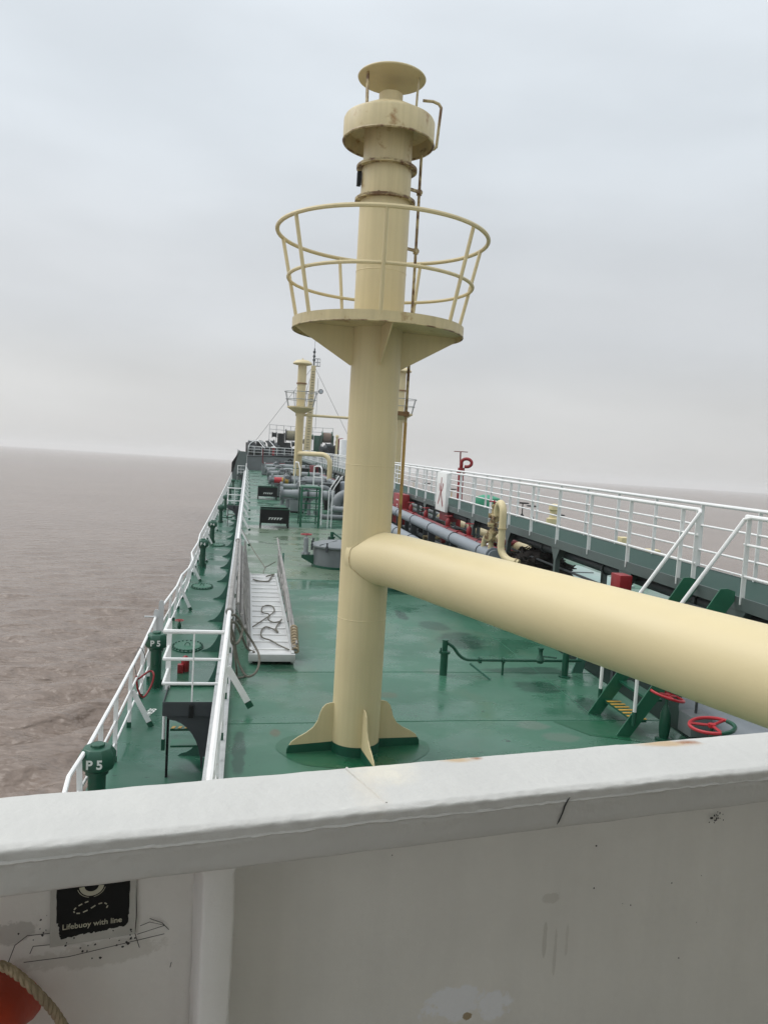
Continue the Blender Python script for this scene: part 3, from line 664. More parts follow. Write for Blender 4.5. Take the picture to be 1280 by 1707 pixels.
# ================================================================== VENT MASTS
MX, MY = 1.42, 8.96
def vent_mast(loc, label, near=True):
    t = thing('vent_mast', label, 'vent mast', loc, 'cream vent masts')
    x, y, z = loc
    r = 0.287
    sg = 48 if near else 20
    m = MB(); m.lathe([(r, 0.11), (r, 6.42)], loc, sg, cap=False); m.build('lower_pipe', 'beige', t)
    for zz in (1.62, 3.42, 5.62):
        m = MB(); m.torus((x, y, z + zz), r - .002, .0055, (0, 0, 1), sg, 6); m.build('weld_bead', 'beige', t)
    m = MB(); m.lathe([(r + .004, 0.0), (r + .004, 0.125)], loc, sg, cap=False); m.build('painted_foot', 'green', t)
    # bolted flange pairs and the upper spool
    for zz in (6.42, 6.78):
        m = MB(); m.lathe([(r, -0.016), (r + .058, -0.014), (r + .058, -0.002), (r + .03, 0.0), (r + .058, 0.002), (r + .058, 0.014), (r, 0.016)], (x, y, z + zz), sg, cap=False)
        for i in range(16): m.lathe([(.011, -.026), (.011, .026)], (x + (r + .036) * math.cos(i * .3927), y + (r + .036) * math.sin(i * .3927), z + zz), 6)
        m.build('flange', 'beige_rust', t)
    m = MB(); m.lathe([(r - .004, 6.42), (r - .004, 6.78), (r - .012, 6.79), (r - .012, 7.30)], loc, sg, cap=False); m.build('upper_pipe', 'beige_worn', t)
    m = MB(); rr = 0.515; m.lathe([(r - .012, 7.22), (rr - .05, 7.20), (rr - .012, 7.06), (rr, 7.06), (rr, 7.29), (rr - .015, 7.32), (0.285, 7.435), (0.265, 7.445), (0.12, 7.455)], loc, sg, cap=False)
    m.build('hood', 'beige_worn', t)
    m = MB(); m.torus((x, y, z + 7.063), rr - .006, 0.014, (0, 0, 1), sg, 6); m.build('hood_rim', 'beige_rust', t)
    m = MB(); m.lathe([(0.135, 7.45), (0.135, 7.60), (0.12, 7.61)], loc, 24); m.build('neck', 'beige', t)
    m = MB(); m.lathe([(0.38, 7.765), (0.385, 7.775), (0.38, 7.785), (0.2, 7.80), (0.01, 7.805)], loc, sg); m.build('rain_cap', 'beige', t)
    for a in (200, 335, 80):
        c, s_ = math.cos(R(a)), math.sin(R(a))
        m = MB(); m.bar((x + .30 * c, y + .30 * s_, z + 7.42), (x + .31 * c, y + .31 * s_, z + 7.77), 0.05, 0.014, (c, s_, 0)); m.build('cap_strut', 'beige_rust', t, smooth=False)
    # lookout platform with gussets and ring rails
    pr = 0.985
    m = MB(); m.lathe([(r, 4.985), (pr - .01, 4.985), (pr - .01, 4.93), (pr, 4.93), (pr, 5.04), (pr - .01, 5.04), (pr - .01, 5.0), (r, 5.0)], loc, 64 if near else 28, cap=False); m.build('platform', 'beige_worn', t)
    m = MB(); m.torus((x, y, z + 4.932), pr - .004, .008, (0, 0, 1), 64, 6); m.build('platform_rim', 'beige_rust', t)
    for a in (8, 188, 270, 98):
        c, s_ = math.cos(R(a)), math.sin(R(a)); n = Vector((-s_, c, 0)) * 0.012
        m = MB(); P = [Vector((x + q * c, y + q * s_, z + zz)) - n / 2 for q, zz in ((r - .01, 4.56), (r + .02, 4.55), (pr - .015, 4.93), (pr - .015, 4.983), (r - .01, 4.983))]
        m.prism(P, n); m.build('gusset', 'beige', t, smooth=False)
    for i, (zz, q, tr) in enumerate(((6.02, 1.20, 0.024), (5.50, 1.055, 0.020))):
        m = MB(); m.torus((x, y, z + zz), q, tr if near else 0.03, (0, 0, 1), 64 if near else 28, 8); m.build('top_rail' if i == 0 else 'mid_rail', 'beige', t)
    for i in range(7):
        a = R(262 + 51.43 * i); c, s_ = math.cos(a), math.sin(a)
        m = MB(); m.cyl((x + (pr - .02) * c, y + (pr - .02) * s_, z + 5.0), (x + 1.195 * c, y + 1.195 * s_, z + 6.02), 0.021 if near else 0.028, 8); m.build('stanchion', 'beige', t)
    # foot plates with an S-shaped edge, green along the deck
    if near:
        for a in (8, 188, 278, 98):
            c, s_ = math.cos(R(a)), math.sin(R(a)); n = Vector((-s_, c, 0)) * 0.014
            def P(q, zz): return Vector((x + q * c, y + q * s_, z + zz)) - n / 2
            prof = [(r - .01, 0.10)]
            for q, zz in ((0.80, 0.10), (0.775, 0.14), (0.70, 0.19), (0.60, 0.24), (0.52, 0.30), (0.47, 0.38), (0.445, 0.47), (0.42, 0.53), (0.38, 0.57), (0.33, 0.585), (r - .01, 0.585)): prof.append((q, zz))
            m = MB(); m.prism([P(q, zz) for q, zz in prof], n); o = m.build('foot_plate', 'beige', t, smooth=False)
            m = MB(); m.prism([P(r - .01, 0.0) - n * .15, P(0.83, 0.0) - n * .15, P(0.825, 0.06) - n * .15, P(0.805, 0.10) - n * .15, P(r - .01, 0.115) - n * .15], n * 1.3); m.build('painted_edge', 'green', o, smooth=False)
        m = MB(); m.bx(x - .335, x - .29, y - .04, y + .04, z + 6.57, z + 6.72); m.build('junction_box', 'black', t, bevel=0.005)
        # thin steam pipe up the side to the hood
        px, py = x + 0.42, y + 0.15
        m = MB(); m.tube([(x + .1, y + .1, z + 2.38), (px - .04, py, z + 2.38), (px, py, z + 2.42), (px, py, z + 3.95)], 0.021, 8); m.build('riser_pipe', 'thin_pipe', t)
        m = MB(); m.tube([(px, py, z + 3.95), (px, py, z + 7.08), (px + .03, py, z + 7.11), (px + .14, py, z + 7.13), (px + .17, py, z + 7.16), (px + .20, py, z + 7.60), (px + .17, py, z + 7.64), (px + .10, py, z + 7.66), (px - .02, py, z + 7.655)], 0.018, 8)
        m.build('riser_pipe', 'beige_rust', t)
        for zz, hw in ((4.05, 1), (5.95, 0), (6.62, 0)):
            m = MB(); m.bar((x + r - .02, y + .05, z + zz), (px + .03, py - .005, z + zz), 0.03, 0.05 if hw else 0.03); m.lathe([(0.032, -0.03), (0.032, 0.03)], (px, py, z + zz), 10); m.build('pipe_clip', 'rust' if hw else 'beige_rust', t, smooth=False)
        m = MB(); m.lathe([(0.06, -0.03), (0.06, 0.0)], (px, py, z + 4.985), 14); m.build('pipe_collar', 'beige_rust', t)
        # large branch line coming aft and to starboard
        d = Vector((0.3227, -0.9465, 0)); sd = Vector((0.9465, 0.3227, 0)); zc = 2.354; q = 0.307
        A0 = Vector((x, y, z + zc)); A1 = A0 + sd * .165 + d * .52
        m = MB(); m.tube([A0 - (A1 - A0) * .05, A1, A0 + sd * .165 + d * 12.0], q, 64, caps=False); m.build('branch_pipe', 'beige_pipe', t)
        m = MB(); m.lathe([(q - .002, -0.008), (q + .0025, -0.003), (q + .0025, 0.003), (q - .002, 0.008)], A1 + d * .02, 64, axis=(d + (A1 - A0).normalized()), cap=False); m.build('weld_bead', 'beige_pipe', t)
        # saddle weld where the branch enters the mast
        m = MB(); W = []; e = (A1 - A0).normalized(); e2 = Vector((-e.y, e.x, 0))
        for i in range(64):
            a = 2 * math.pi * i / 64; cc = q * math.cos(a); k = math.sqrt(max(1e-5, (r + .004) ** 2 - min(abs(cc), r) ** 2)); W.append(A0 + e2 * cc + Vector((0, 0, q * math.sin(a))) + e * k)
        m.tube(W, .007, 6, closed=True); m.build('weld_bead', 'beige_worn', t)
    return t
vent_mast((MX, MY, 0), 'large cream vent mast in the middle with round railed platform and thick side pipe', True)

def far_mast(loc, label, pipe):
    t = thing('vent_mast', label, 'vent mast', loc, 'cream vent masts')
    x, y, z = loc; r = 0.31
    m = MB(); m.lathe([(r, 0), (r, 7.2)], loc, 24); m.build('lower_pipe', 'beige', t)
    m = MB(); m.lathe([(r + .02, 8.3), (r + .09, 8.3), (r + .09, 8.4), (r + .02, 8.4)], loc, 24, cap=False); m.build('flange', 'rust', t)
    m = MB(); m.lathe([(r + .02, 7.1), (r + .02, 10.0)], loc, 24); m.build('upper_pipe', 'beige', t)
    m = MB(); m.lathe([(0.35, 9.72), (0.72, 9.80), (0.74, 9.86), (0.66, 9.98), (0.45, 10.10), (0.2, 10.14), (0.06, 10.15), (0.05, 10.25)], loc, 28); m.build('mushroom_cap', 'beige', t)
    m = MB(); m.lathe([(r, 6.05), (1.02, 6.48), (1.02, 6.58), (r, 6.56)], loc, 28, cap=False); m.build('platform', 'beige', t)
    for i, (zz, q) in enumerate(((7.68, 1.26), (7.12, 1.14))):
        m = MB(); m.torus((x, y, z + zz), q, 0.028, (0, 0, 1), 32, 6); m.build('top_rail' if i == 0 else 'mid_rail', 'lightgrey', t)
    for i in range(8):
        a = R(15 + 45 * i); m = MB(); m.cyl((x + 1.0 * math.cos(a), y + 1.0 * math.sin(a), z + 6.56), (x + 1.26 * math.cos(a), y + 1.26 * math.sin(a), z + 7.68), 0.026, 6); m.build('stanchion', 'lightgrey', t)
    m = MB()
    for i in range(18): m.bx(x - .2, x + .2, y - r - .12, y - r - .09, z + 0.5 + .3 * i, z + 0.53 + .3 * i)
    m.bx(x - .23, x - .2, y - r - .13, y - r - .08, z + .2, z + 6.0); m.bx(x + .2, x + .23, y - r - .13, y - r - .08, z + .2, z + 6.0)
    m.build('ladder', 'beige', t, smooth=False)
    if pipe:
        m = MB(); P = [Vector((x, y, z + 3.02)), Vector((5.15, 54.5, 3.08))] + [Vector((5.15, 54.5, 3.08)) + Vector((0.55 * math.sin(a), -0.5 * math.sin(a), -0.6 * (1 - math.cos(a)))) for a in [i / 8 * math.pi / 2 for i in range(1, 9)]] + [Vector((5.72, 53.95, 0.9))]
        m.tube(P, 0.17, 16); m.build('branch_pipe', 'beige', t)
    return t
far_mast((3.86, 60, 0), 'distant cream vent mast left of the big mast, with mushroom cap and bent pipe', True)
far_mast((11.62, 60, 0), 'distant cream vent mast half hidden behind the right edge of the big mast', False)
m = MB(); m.cyl((3.5, 60, 5.97), (12.0, 60, 5.97), 0.10, 12); tag(m.build('cross_pipe', 'beige'), 'thin cream pipe joining the two distant vent masts', 'pipe')

# ================================================================== GANGWAY AND ROPES
GY0, GY1, GX0, GX1 = 12.55, 20.5, 0.22, 0.86
t = thing('gangway', 'aluminium gangway with ridged treads lying on the deck beside the inner rail', 'gangway', (0.55, 16.5, 0))
for gx in (GX0 - .02, GX1 + .02):
    m = MB(); m.bx(gx - .025, gx + .025, GY0, GY1, 0.02, 0.20); m.build('side_beam', 'alu', t, bevel=0.006)
m = MB(); m.bx(GX0, GX1, GY0 + .01, GY1 - .01, 0.13, 0.165); m.build('walkway_plate', 'tread', t, smooth=False)
for i in range(16):
    y = GY0 + .28 + i * 0.5
    m = MB(); m.bx(GX0 + .02, GX1 - .02, y, y + .035, 0.165, 0.19); m.build('tread_bar', 'white', t, bevel=0.004)
m = MB(); m.bx(GX0 - .06, GX1 + .06, GY0 - .05, GY0 + .02, 0.06, 0.18); m.build('end_plate', 'alu', t, bevel=0.006)
for gx in (GX0 + .02, GX1 - .02):
    m = MB(); m.lathe([(0.07, -0.04), (0.07, 0.04)], (gx, GY0 + .12, 0.07), 14, axis=(1, 0, 0)); m.build('roller', 'black', t)
# folded handrails: low at the near end, rising to the far end (right), upright on the left
for k, (y0, z0, y1, z1) in enumerate(((12.7, 0.24, 20.5, 1.13), (12.7, 0.20, 18.6, 0.94), (12.75, 0.30, 20.4, 0.72), (12.9, 0.22, 17.3, 0.70), (12.7, 0.25, 20.3, 0.42))):
    x = GX1 + 0.05 + 0.03 * (k % 3)
    m = MB(); m.tube([(x - .02, y0, z0), (x, (y0 + y1) / 2, (z0 + z1) / 2 + .02), (x - .03, y1, z1)], 0.02, 8); m.build('handrail', 'alu_old', t)
for k in range(9):
    y = 13.2 + k * 0.86; top = 0.24 + (y - 12.7) / 7.8 * 0.86
    m = MB(); m.tube([(GX1 + .06, y, 0.18), (GX1 + .065, y + .5, min(top + .04, 1.1))], 0.017, 8); m.build('handrail_post', 'alu_old', t)
m = MB(); m.cyl((GX1 + .10, 18.5, 0.2), (GX1 + .10, 18.65, 1.0), 0.02, 8); m.build('handrail_post', 'green_fin', t)
for k, z in enumerate((0.97, 0.78, 0.55, 0.33)):
    x = -0.06 + 0.065 * k
    m = MB(); m.tube([(x + .02, 12.9, z - .04), (x, 16.5, z), (x - .02, 20.9, z + .05)], 0.024, 8); m.build('handrail', 'alu_old', t)
for k in range(8):
    y = 13.0 + k * 1.05; m = MB(); m.tube([(0.16, y, 0.16), (0.04, y + .3, 1.02)], 0.02, 8); m.build('handrail_post', 'alu_old', t)
m = MB(); m.prism([(0.19, 12.9, 0.20), (0.19, 20.6, 0.20), (-0.09, 20.9, 0.96), (-0.09, 13.0, 0.90)], (0.012, 0, 0.0)); m.build('side_panel', 'alu_old', t, smooth=False)
m = MB(); m.tube([(IX(12) + .0, 11.9, 1.0), (IX(16), 16, 1.0), (IX(20.8), 20.8, 1.0)], 0.038, 10)
for yy in (11.95, 20.75): m.torus((IX(yy), yy, 1.0), 0.045, 0.02, (0, 1, 0), 16, 6)
tag(m.build('rail_wrapping', 'alu_old'), 'worn canvas wrapping around the inner rail beside the gangway', 'wrapping')

def rope(name, label, pts, r=0.014, mat='rope', n=8):
    m = MB(); P = spline(pts, n)
    m.tube(P, r, 7)
    return tag(m.build(name, mat), label, 'rope')
z = 0.2
rope('loose_rope', 'grey rope snaking in loops over the gangway treads',
     [(0.24, 14.35, z), (0.38, 14.75, z), (0.55, 15.25, z), (0.68, 15.75, z), (0.66, 16.2, z), (0.54, 16.3, z), (0.44, 16.05, z), (0.44, 15.6, z), (0.56, 15.35, z + .02), (0.54, 15.0, z), (0.62, 14.75, z), (0.74, 14.8, z),
      (0.80, 15.0, z), (0.70, 14.5, z), (0.66, 14.2, z), (0.69, 13.95, z), (0.60, 14.2, z), (0.48, 14.35, z), (0.40, 14.1, z), (0.38, 13.7, z), (0.42, 13.5, z), (0.54, 13.35, z), (0.66, 13.05, z), (0.82, 12.75, z)], 0.0125)
rope('loose_rope', 'dark rope end lying across the far end of the gangway', [(0.28, 19.4, z), (0.45, 19.2, z), (0.65, 19.25, z), (0.75, 19.9, z), (0.82, 20.25, z), (0.70, 20.1, z), (0.62, 19.9, z)], 0.018)
rope('lashing_rope', 'thin lashing rope from the inner rail to the gangway far end', [(-0.05, 24.3, 0.9), (0.25, 22.8, 0.55), (0.55, 21.5, 0.28), (0.62, 21.1, 0.26), (0.86, 20.5, 0.5)], 0.011)
rope('lashing_rope', 'short lashing rope tied to the middle of the gangway end', [(0.63, 21.1, 0.26), (0.58, 20.8, 0.22), (0.55, 20.4, 0.19)], 0.011)
m = MB()
bp = Vector((-0.14, 11.45, 0.95))
m.tube(spline([bp, bp + V(.08, .25, -.08), bp + V(.18, .75, -.40), bp + V(.28, 1.15, -.70), bp + V(.40, 1.2, -.78)], 8), 0.02, 7)
m.tube(spline([bp + V(0, .05, -.05), bp + V(.06, .12, -.25), bp + V(.10, .2, -.50), bp + V(.16, .2, -.70), bp + V(.28, .1, -.85), bp + V(.42, .2, -.80), bp + V(.46, .5, -.66), bp + V(.38, .8, -.55), bp + V(.22, .75, -.30), bp + V(.10, .4, -.06)], 8), 0.018, 7)
m.tube(spline([bp + V(.02, .3, -.03), bp + V(.02, .1, -.2), bp + V(.05, .1, -.35), bp + V(.14, .3, -.36), bp + V(.18, .6, -.22), bp + V(.08, .5, -.02), bp + V(0, .25, .05)], 8), 0.02, 7)
m.tube(spline([bp + V(.05, .1, -.3), bp + V(.09, .1, -.55), bp + V(.12, .15, -.75), bp + V(.14, .3, -.93), bp + V(.26, .4, -.94)], 8), 0.016, 7)
tag(m.build('rope_bundle', 'rope'), 'tangled rope bundle hanging from the inner rail over the gangway near end', 'rope')
m = MB()
for k in range(9):
    c = (0.93, 12.72 + .07 * k, 0.2 + .03 * k); m.torus(c, 0.05, 0.018, (0.3, 1, 0.4), 14, 6)
tag(m.build('rope_lashing', 'rope_tan'), 'pale rope wound round the right corner of the gangway near end', 'rope')

# ================================================================== TANK HATCHES, DRIP TRAYS
def hatch(loc, label, wheel=True):
    t = thing('tank_hatch', label, 'tank hatch', loc, 'round grey tank hatches')
    x, y, z = loc
    m = MB(); m.lathe([(0.80, 0), (0.80, 0.07)], loc, 40); m.build('base_ring', 'green', t)
    m = MB(); m.lathe([(0.77, 0.06), (0.77, 0.60)], loc, 40); m.build('coaming', 'grey', t)
    m = MB(); m.lathe([(0.83, 0.60), (0.85, 0.62), (0.85, 0.66), (0.80, 0.685), (0.55, 0.75), (0.2, 0.78), (0.01, 0.785)], loc, 40); m.build('lid', 'grey', t)
    for i in range(8):
        a = R(45 * i + 15); c, s_ = math.cos(a), math.sin(a)
        m = MB(); m.box((x + .86 * c, y + .86 * s_, z + .60), (0.05, 0.06, 0.18), a); m.lathe([(0.022, .66), (0.022, .76), (.03, .76), (.03, .79)], (x + .86 * c, y + .86 * s_, z), 8); m.build('dog_clamp', 'darkgrey', t, smooth=False)
    for a in (220, 310):
        c, s_ = math.cos(R(a)), math.sin(R(a)); m = MB(); m.bar((x + .1 * c, y + .1 * s_, z + .80), (x + .82 * c, y + .82 * s_, z + .70), 0.03, 0.03); m.build('lid_rib', 'lightgrey', t, smooth=False)
    if wheel:
        px, py = x - 1.0, y - .05
        m = MB(); m.prism([(px - .12, py - .1, z + .25), (px + .3, py - .1, z + .02), (px + .3, py - .1, z + .34), (px - .12, py - .1, z + .34)], (0, .2, 0)); m.build('bracket', 'green', t, smooth=False)
        m = MB(); m.lathe([(0.12, .34), (0.12, .38), (.075, .40), (.075, .84), (.03, .86), (.02, .94)], (px, py, z), 14)
        for i in range(6): m.lathe([(.03, 0), (.03, .05)], (px + .11 * math.cos(i), py + .11 * math.sin(i), z + .36), 6)
        m.build('valve_stem', 'lightgrey', t)
        m = MB(); m.torus((px, py, z + .95), 0.16, 0.018, (0, 0, 1), 24, 6)
        for i in range(3): m.cyl((px, py, z + .95), (px + .16 * math.cos(2.1 * i), py + .16 * math.sin(2.1 * i), z + .95), 0.014, 6)
        m.build('handwheel', 'red', t)
    return t
hatch((2.86, 23.3, 0), 'round grey tank hatch with red handwheel left of the big mast')
hatch((4.05, 20.1, 0), 'grey tank hatch right of the big mast, mostly hidden under the thick cream pipe', False)
t = thing('sounding_pipe', 'short dark green pipe left of the grey hatch top, with hanging hose', 'pipe', (3.0, 26.5, 0))
m = MB(); m.lathe([(.09, 0), (.09, .5), (.12, .5), (.12, .54), (.06, .54), (.06, .7)], (3.0, 26.5, 0), 12); m.build('pipe', 'green', t)
m = MB(); m.tube(spline([(3.05, 26.5, .66), (3.3, 26.4, .5), (3.6, 26.3, .35), (4.2, 26.3, .3)], 6), 0.03, 7); m.build('hose', 'green', t)

def drip_tray(loc, label, marks):
    t = thing('drip_tray', label, 'drip tray', loc, 'black open-topped drip trays by the manifold')
    x, y, z = loc; w, dd, zb, zt = 1.24, 1.0, 0.20, 0.80
    x0, x1, y0, y1 = x - w / 2, x + w / 2, y, y + dd
    m = MB(); m.bx(x0, x1, y0, y0 + .02, z + zb, z + zt); m.bx(x0, x1, y1 - .02, y1, z + zb, z + zt); m.bx(x0, x0 + .02, y0 + .021, y1 - .021, z + zb, z + zt); m.bx(x1 - .02, x1, y0 + .021, y1 - .021, z + zb, z + zt); m.bx(x0 + .021, x1 - .021, y0 + .021, y1 - .021, z + zb + .05, z + zb + .08)
    m.build('tray', 'black', t, smooth=False)
    m = MB(); m.bx(x0 - .03, x1 + .03, y0 - .03, y0 + .0, z + zt, z + zt + .03); m.bx(x0 - .03, x1 + .03, y1, y1 + .03, z + zt, z + zt + .03); m.bx(x0 - .03, x0, y0 + .001, y1 - .001, z + zt, z + zt + .03); m.bx(x1, x1 + .03, y0 + .001, y1 - .001, z + zt, z + zt + .03)
    m.build('rim', 'green', t, smooth=False)
    for lx in (x0 + .03, x1 - .03):
        for ly in (y0 + .03, y1 - .03):
            m = MB(); m.bx(lx - .03, lx + .03, ly - .03, ly + .03, z, z + zb); m.build('leg', 'black', t, smooth=False)
    m = MB()
    for i in range(5):
        xx = x - .27 + .12 * i
        m.prism([(xx, y0 - .003, z + .36), (xx + .045, y0 - .003, z + .36), (xx + .085, y0 - .003, z + .43), (xx + .04, y0 - .003, z + .43)], (0, .002, 0))
        m.prism([(xx + .02, y0 - .003, z + .43), (xx + .12, y0 - .003, z + .43), (xx + .125, y0 - .003, z + .455), (xx + .03, y0 - .003, z + .455)], (0, .002, 0))
    m.build('worn_marks', 'mark', t, smooth=False)
    return t
dt = drip_tray((1.28, 33.5, 0), 'nearer black drip tray with worn white marks on its side', True)
copy_tree(dt, (1.40, 50.6, 0), 'farther black drip tray behind the first, left of the grey manifold')

# ================================================================== MANIFOLD
def flange_at(m, c, r, axis, th=0.05, gap=0.0): m.lathe([(r * .2, -th), (r, -th), (r, -.006), (r * .93, 0), (r, .006), (r, th), (r * .2, th)], c, 20, axis=axis)
def manifold(y, z, x0, x1, rp, label, bands=False, drop=True):
    t = thing('cargo_manifold', label, 'manifold pipe', (x0, y, 0), 'athwart manifold lines')
    m = MB(); m.lathe([(rp * .85, 0), (rp * .85, .35), (rp, .75), (rp, x1 - x0)], (x0, y, z), 20, axis=(1, 0, 0)); m.build('pipe', 'grey' if bands else 'lightgrey', t)
    m = MB(); m.lathe([(.01, -.08), (rp * 1.5, -.08), (rp * 1.5, -.02), (rp * 1.45, -.015), (rp * 1.5, -.01), (rp * 1.5, .05)], (x0, y, z), 20, axis=(1, 0, 0))
    for i in range(10):
        a = i / 10 * 2 * math.pi; m.cyl((x0 - .12, y + rp * 1.28 * math.cos(a), z + rp * 1.28 * math.sin(a)), (x0 + .07, y + rp * 1.28 * math.cos(a), z + rp * 1.28 * math.sin(a)), .02, 6)
    m.build('blind_flange', 'grey', t)
    for k, xx in enumerate((x0 + .9, x0 + 1.35, x1 - .3)):
        m = MB(); flange_at(m, (xx, y, z), rp * 1.45, (1, 0, 0)); m.build('flange', 'darkgrey' if k else 'grey', t)
    if bands:
        m = MB(); m.lathe([(rp + .012, 0), (rp + .012, .5)], (x0 + .25, y, z), 20, axis=(1, 0, 0), cap=False); m.build('red_band', 'red_bright', t)
        m = MB(); m.lathe([(rp + .014, 0), (rp + .014, .45)], (x0 + .75, y, z), 20, axis=(1, 0, 0), cap=False); m.build('yellow_band', 'yellow', t)
    for xx in (x0 + .35, x1 - .9):
        m = MB(); m.bx(xx - .12, xx + .12, y - .10, y + .10, 0, .02); m.cyl((xx, y, .02), (xx, y, z - rp), .09, 10); m.bx(xx - .2, xx + .2, y - .12, y + .12, z - rp - .06, z - rp + .03); m.build('support', 'grey', t)
    m = MB(); m.lathe([(.16, -.12), (.2, -.05), (.2, .2), (.10, .3), (.06, .32), (.06, .5)], (x0 + 1.12, y, z + rp * .6), 12); m.build('valve_body', 'grey', t)
    m = MB(); m.torus((x0 + 1.12, y, z + rp * .6 + .52), .2, .018, (0, 0, 1), 20, 6); m.cyl((x0 + .92, y, z + rp * .6 + .52), (x0 + 1.32, y, z + rp * .6 + .52), .014, 6); m.build('handwheel', 'black', t)
    if drop:
        u, w = Vector((1, 0, 0)), Vector((0, 0, 1)); m = MB()
        c = Vector((x1, y, z - .45)); P = [c + Vector((.45 * math.sin(a), 0, .45 * math.cos(a))) for a in [i / 8 * math.pi / 2 for i in range(9)]] + [Vector((x1 + .45, y, 0.1))]
        m.tube(P, rp, 18); m.build('elbow', 'grey', t)
    return t
manifold(40.5, 1.08, 1.85, 4.2, .24, 'nearest grey manifold line with blind flange beside the green ladder')
manifold(52.5, 1.20, 1.60, 5.6, .20, 'manifold line painted with a red and a yellow band', bands=True)
manifold(64.0, 1.25, 1.75, 6.4, .22, 'farthest grey manifold line close to the distant vent mast')
manifold(46.5, 1.15, 2.1, 4.6, .17, 'small grey manifold line between the two drip trays and the green ladder')
manifold(58.0, 1.15, 1.9, 6.0, .20, 'grey manifold line right behind the banded line')
manifold(71.0, 1.3, 1.7, 6.6, .22, 'grey manifold line behind the distant vent mast')
manifold(79.0, 1.4, 1.8, 6.2, .25, 'last grey manifold line before the forecastle')
for i, (x, y, w, d_, h_, mat, lab) in enumerate(((2.75, 41.8, .8, .6, .75, 'lightgrey', 'pale grey block under the nearest manifold line'), (2.5, 53.5, .9, .6, .9, 'grey', 'grey block under the banded manifold line'), (3.5, 60.5, .5, .5, 1.4, 'black', 'black cabinet at the foot of the distant vent mast'), (5.2, 49.0, .7, .6, 1.3, 'darkgrey', 'dark grey cabinet right of the green ladder'), (4.9, 66.5, .8, .7, 1.7, 'black', 'black cabinet under the bent cream pipe'), (3.0, 75.0, 1.2, .8, 1.5, 'green', 'dark green cabinet between manifold and forecastle'), (4.6, 84.0, 1.2, .8, 1.8, 'darkgrey', 'dark grey cabinet in front of the forecastle'), (2.4, 90.0, 1.4, .8, 1.2, 'grey', 'grey cabinet in front of the forecastle'))):
    t = thing('deck_cabinet', lab, 'cabinet', (x, y, 0), 'cabinets among the manifold lines')
    m = MB(); m.bx(x - w / 2, x + w / 2, y - d_ / 2, y + d_ / 2, .08, h_); m.build('body', mat, t, bevel=.03)
    m = MB(); m.bx(x - w / 2 - .04, x + w / 2 + .04, y - d_ / 2 - .04, y + d_ / 2 + .04, h_ + .001, h_ + .05); m.build('lid', 'grey' if mat != 'grey' else 'darkgrey', t, bevel=.01)
    m = MB(); m.bx(x - w / 2 + .05, x + w / 2 - .05, y - d_ / 2 + .05, y + d_ / 2 - .05, 0, .08); m.build('plinth', 'black', t, smooth=False)
def pipe_run(name, label, pts, r, mat, fl=(), sup=(), group=None, n=1, seg=16):
    t = thing(name, label, 'pipe', pts[0], group)
    m = MB(); m.tube(pts if n == 1 else spline(pts, n), r, seg); m.build('pipe', mat, t)
    for (c, a) in fl:
        m = MB(); flange_at(m, c, r * 1.35, a, .03); m.build('flange', mat if mat != 'red_dark' else 'red', t)
    for c in sup:
        m = MB(); m.bx(c[0] - r * .7, c[0] + r * .7, c[1] - .04, c[1] + .04, 0, c[2] - r * .6); m.torus(c, r * 1.04, .015, (0, 1, 0), 20, 6); m.build('saddle', 'darkgrey', t, smooth=False)
    return t
pipe_run('deck_pipe', 'grey pipe curving up right of the green ladder', [(4.55, 39, 0.30), (4.55, 39.0, .62)] + [(4.55 + .62 * (1 - math.cos(a)), 39.0, .62 + .62 * math.sin(a)) for a in [i / 8 * math.pi / 2 for i in range(1, 9)]] + [(7.0, 39.0, 1.24)], .30, 'grey', fl=[((4.55, 39, .45), (0, 0, 1))])
pipe_run('deck_pipe', 'upper of two low grey athwart pipes right of the green ladder', [(4.1, 37.4, .62), (7.6, 37.4, .62)], .14, 'lightgrey', fl=[((4.25, 37.4, .62), (1, 0, 0)), ((5.1, 37.4, .62), (1, 0, 0))])
pipe_run('deck_pipe', 'lower of two low grey athwart pipes right of the green ladder', [(3.3, 36.4, .62)] + [(3.3 + .4 * (1 - math.cos(a)), 36.4, .62 - .32 * math.sin(a)) for a in [i / 6 * math.pi / 2 for i in range(1, 7)]] + [(7.4, 36.4, .30)], .13, 'grey', fl=[((4.8, 36.4, .30), (1, 0, 0))])
pipe_run('deck_pipe', 'wide grey athwart pipe behind the white stair rails', [(2.6, 57, 1.0), (7.8, 57, 1.0)], .26, 'grey', fl=[((4.3, 57, 1.0), (1, 0, 0)), ((6.1, 57, 1.0), (1, 0, 0))])
pipe_run('deck_pipe', 'pale grey athwart pipe above the low pipes', [(3.4, 46, .85), (7.8, 46, .85)], .18, 'lightgrey', fl=[((5.0, 46, .85), (1, 0, 0))])
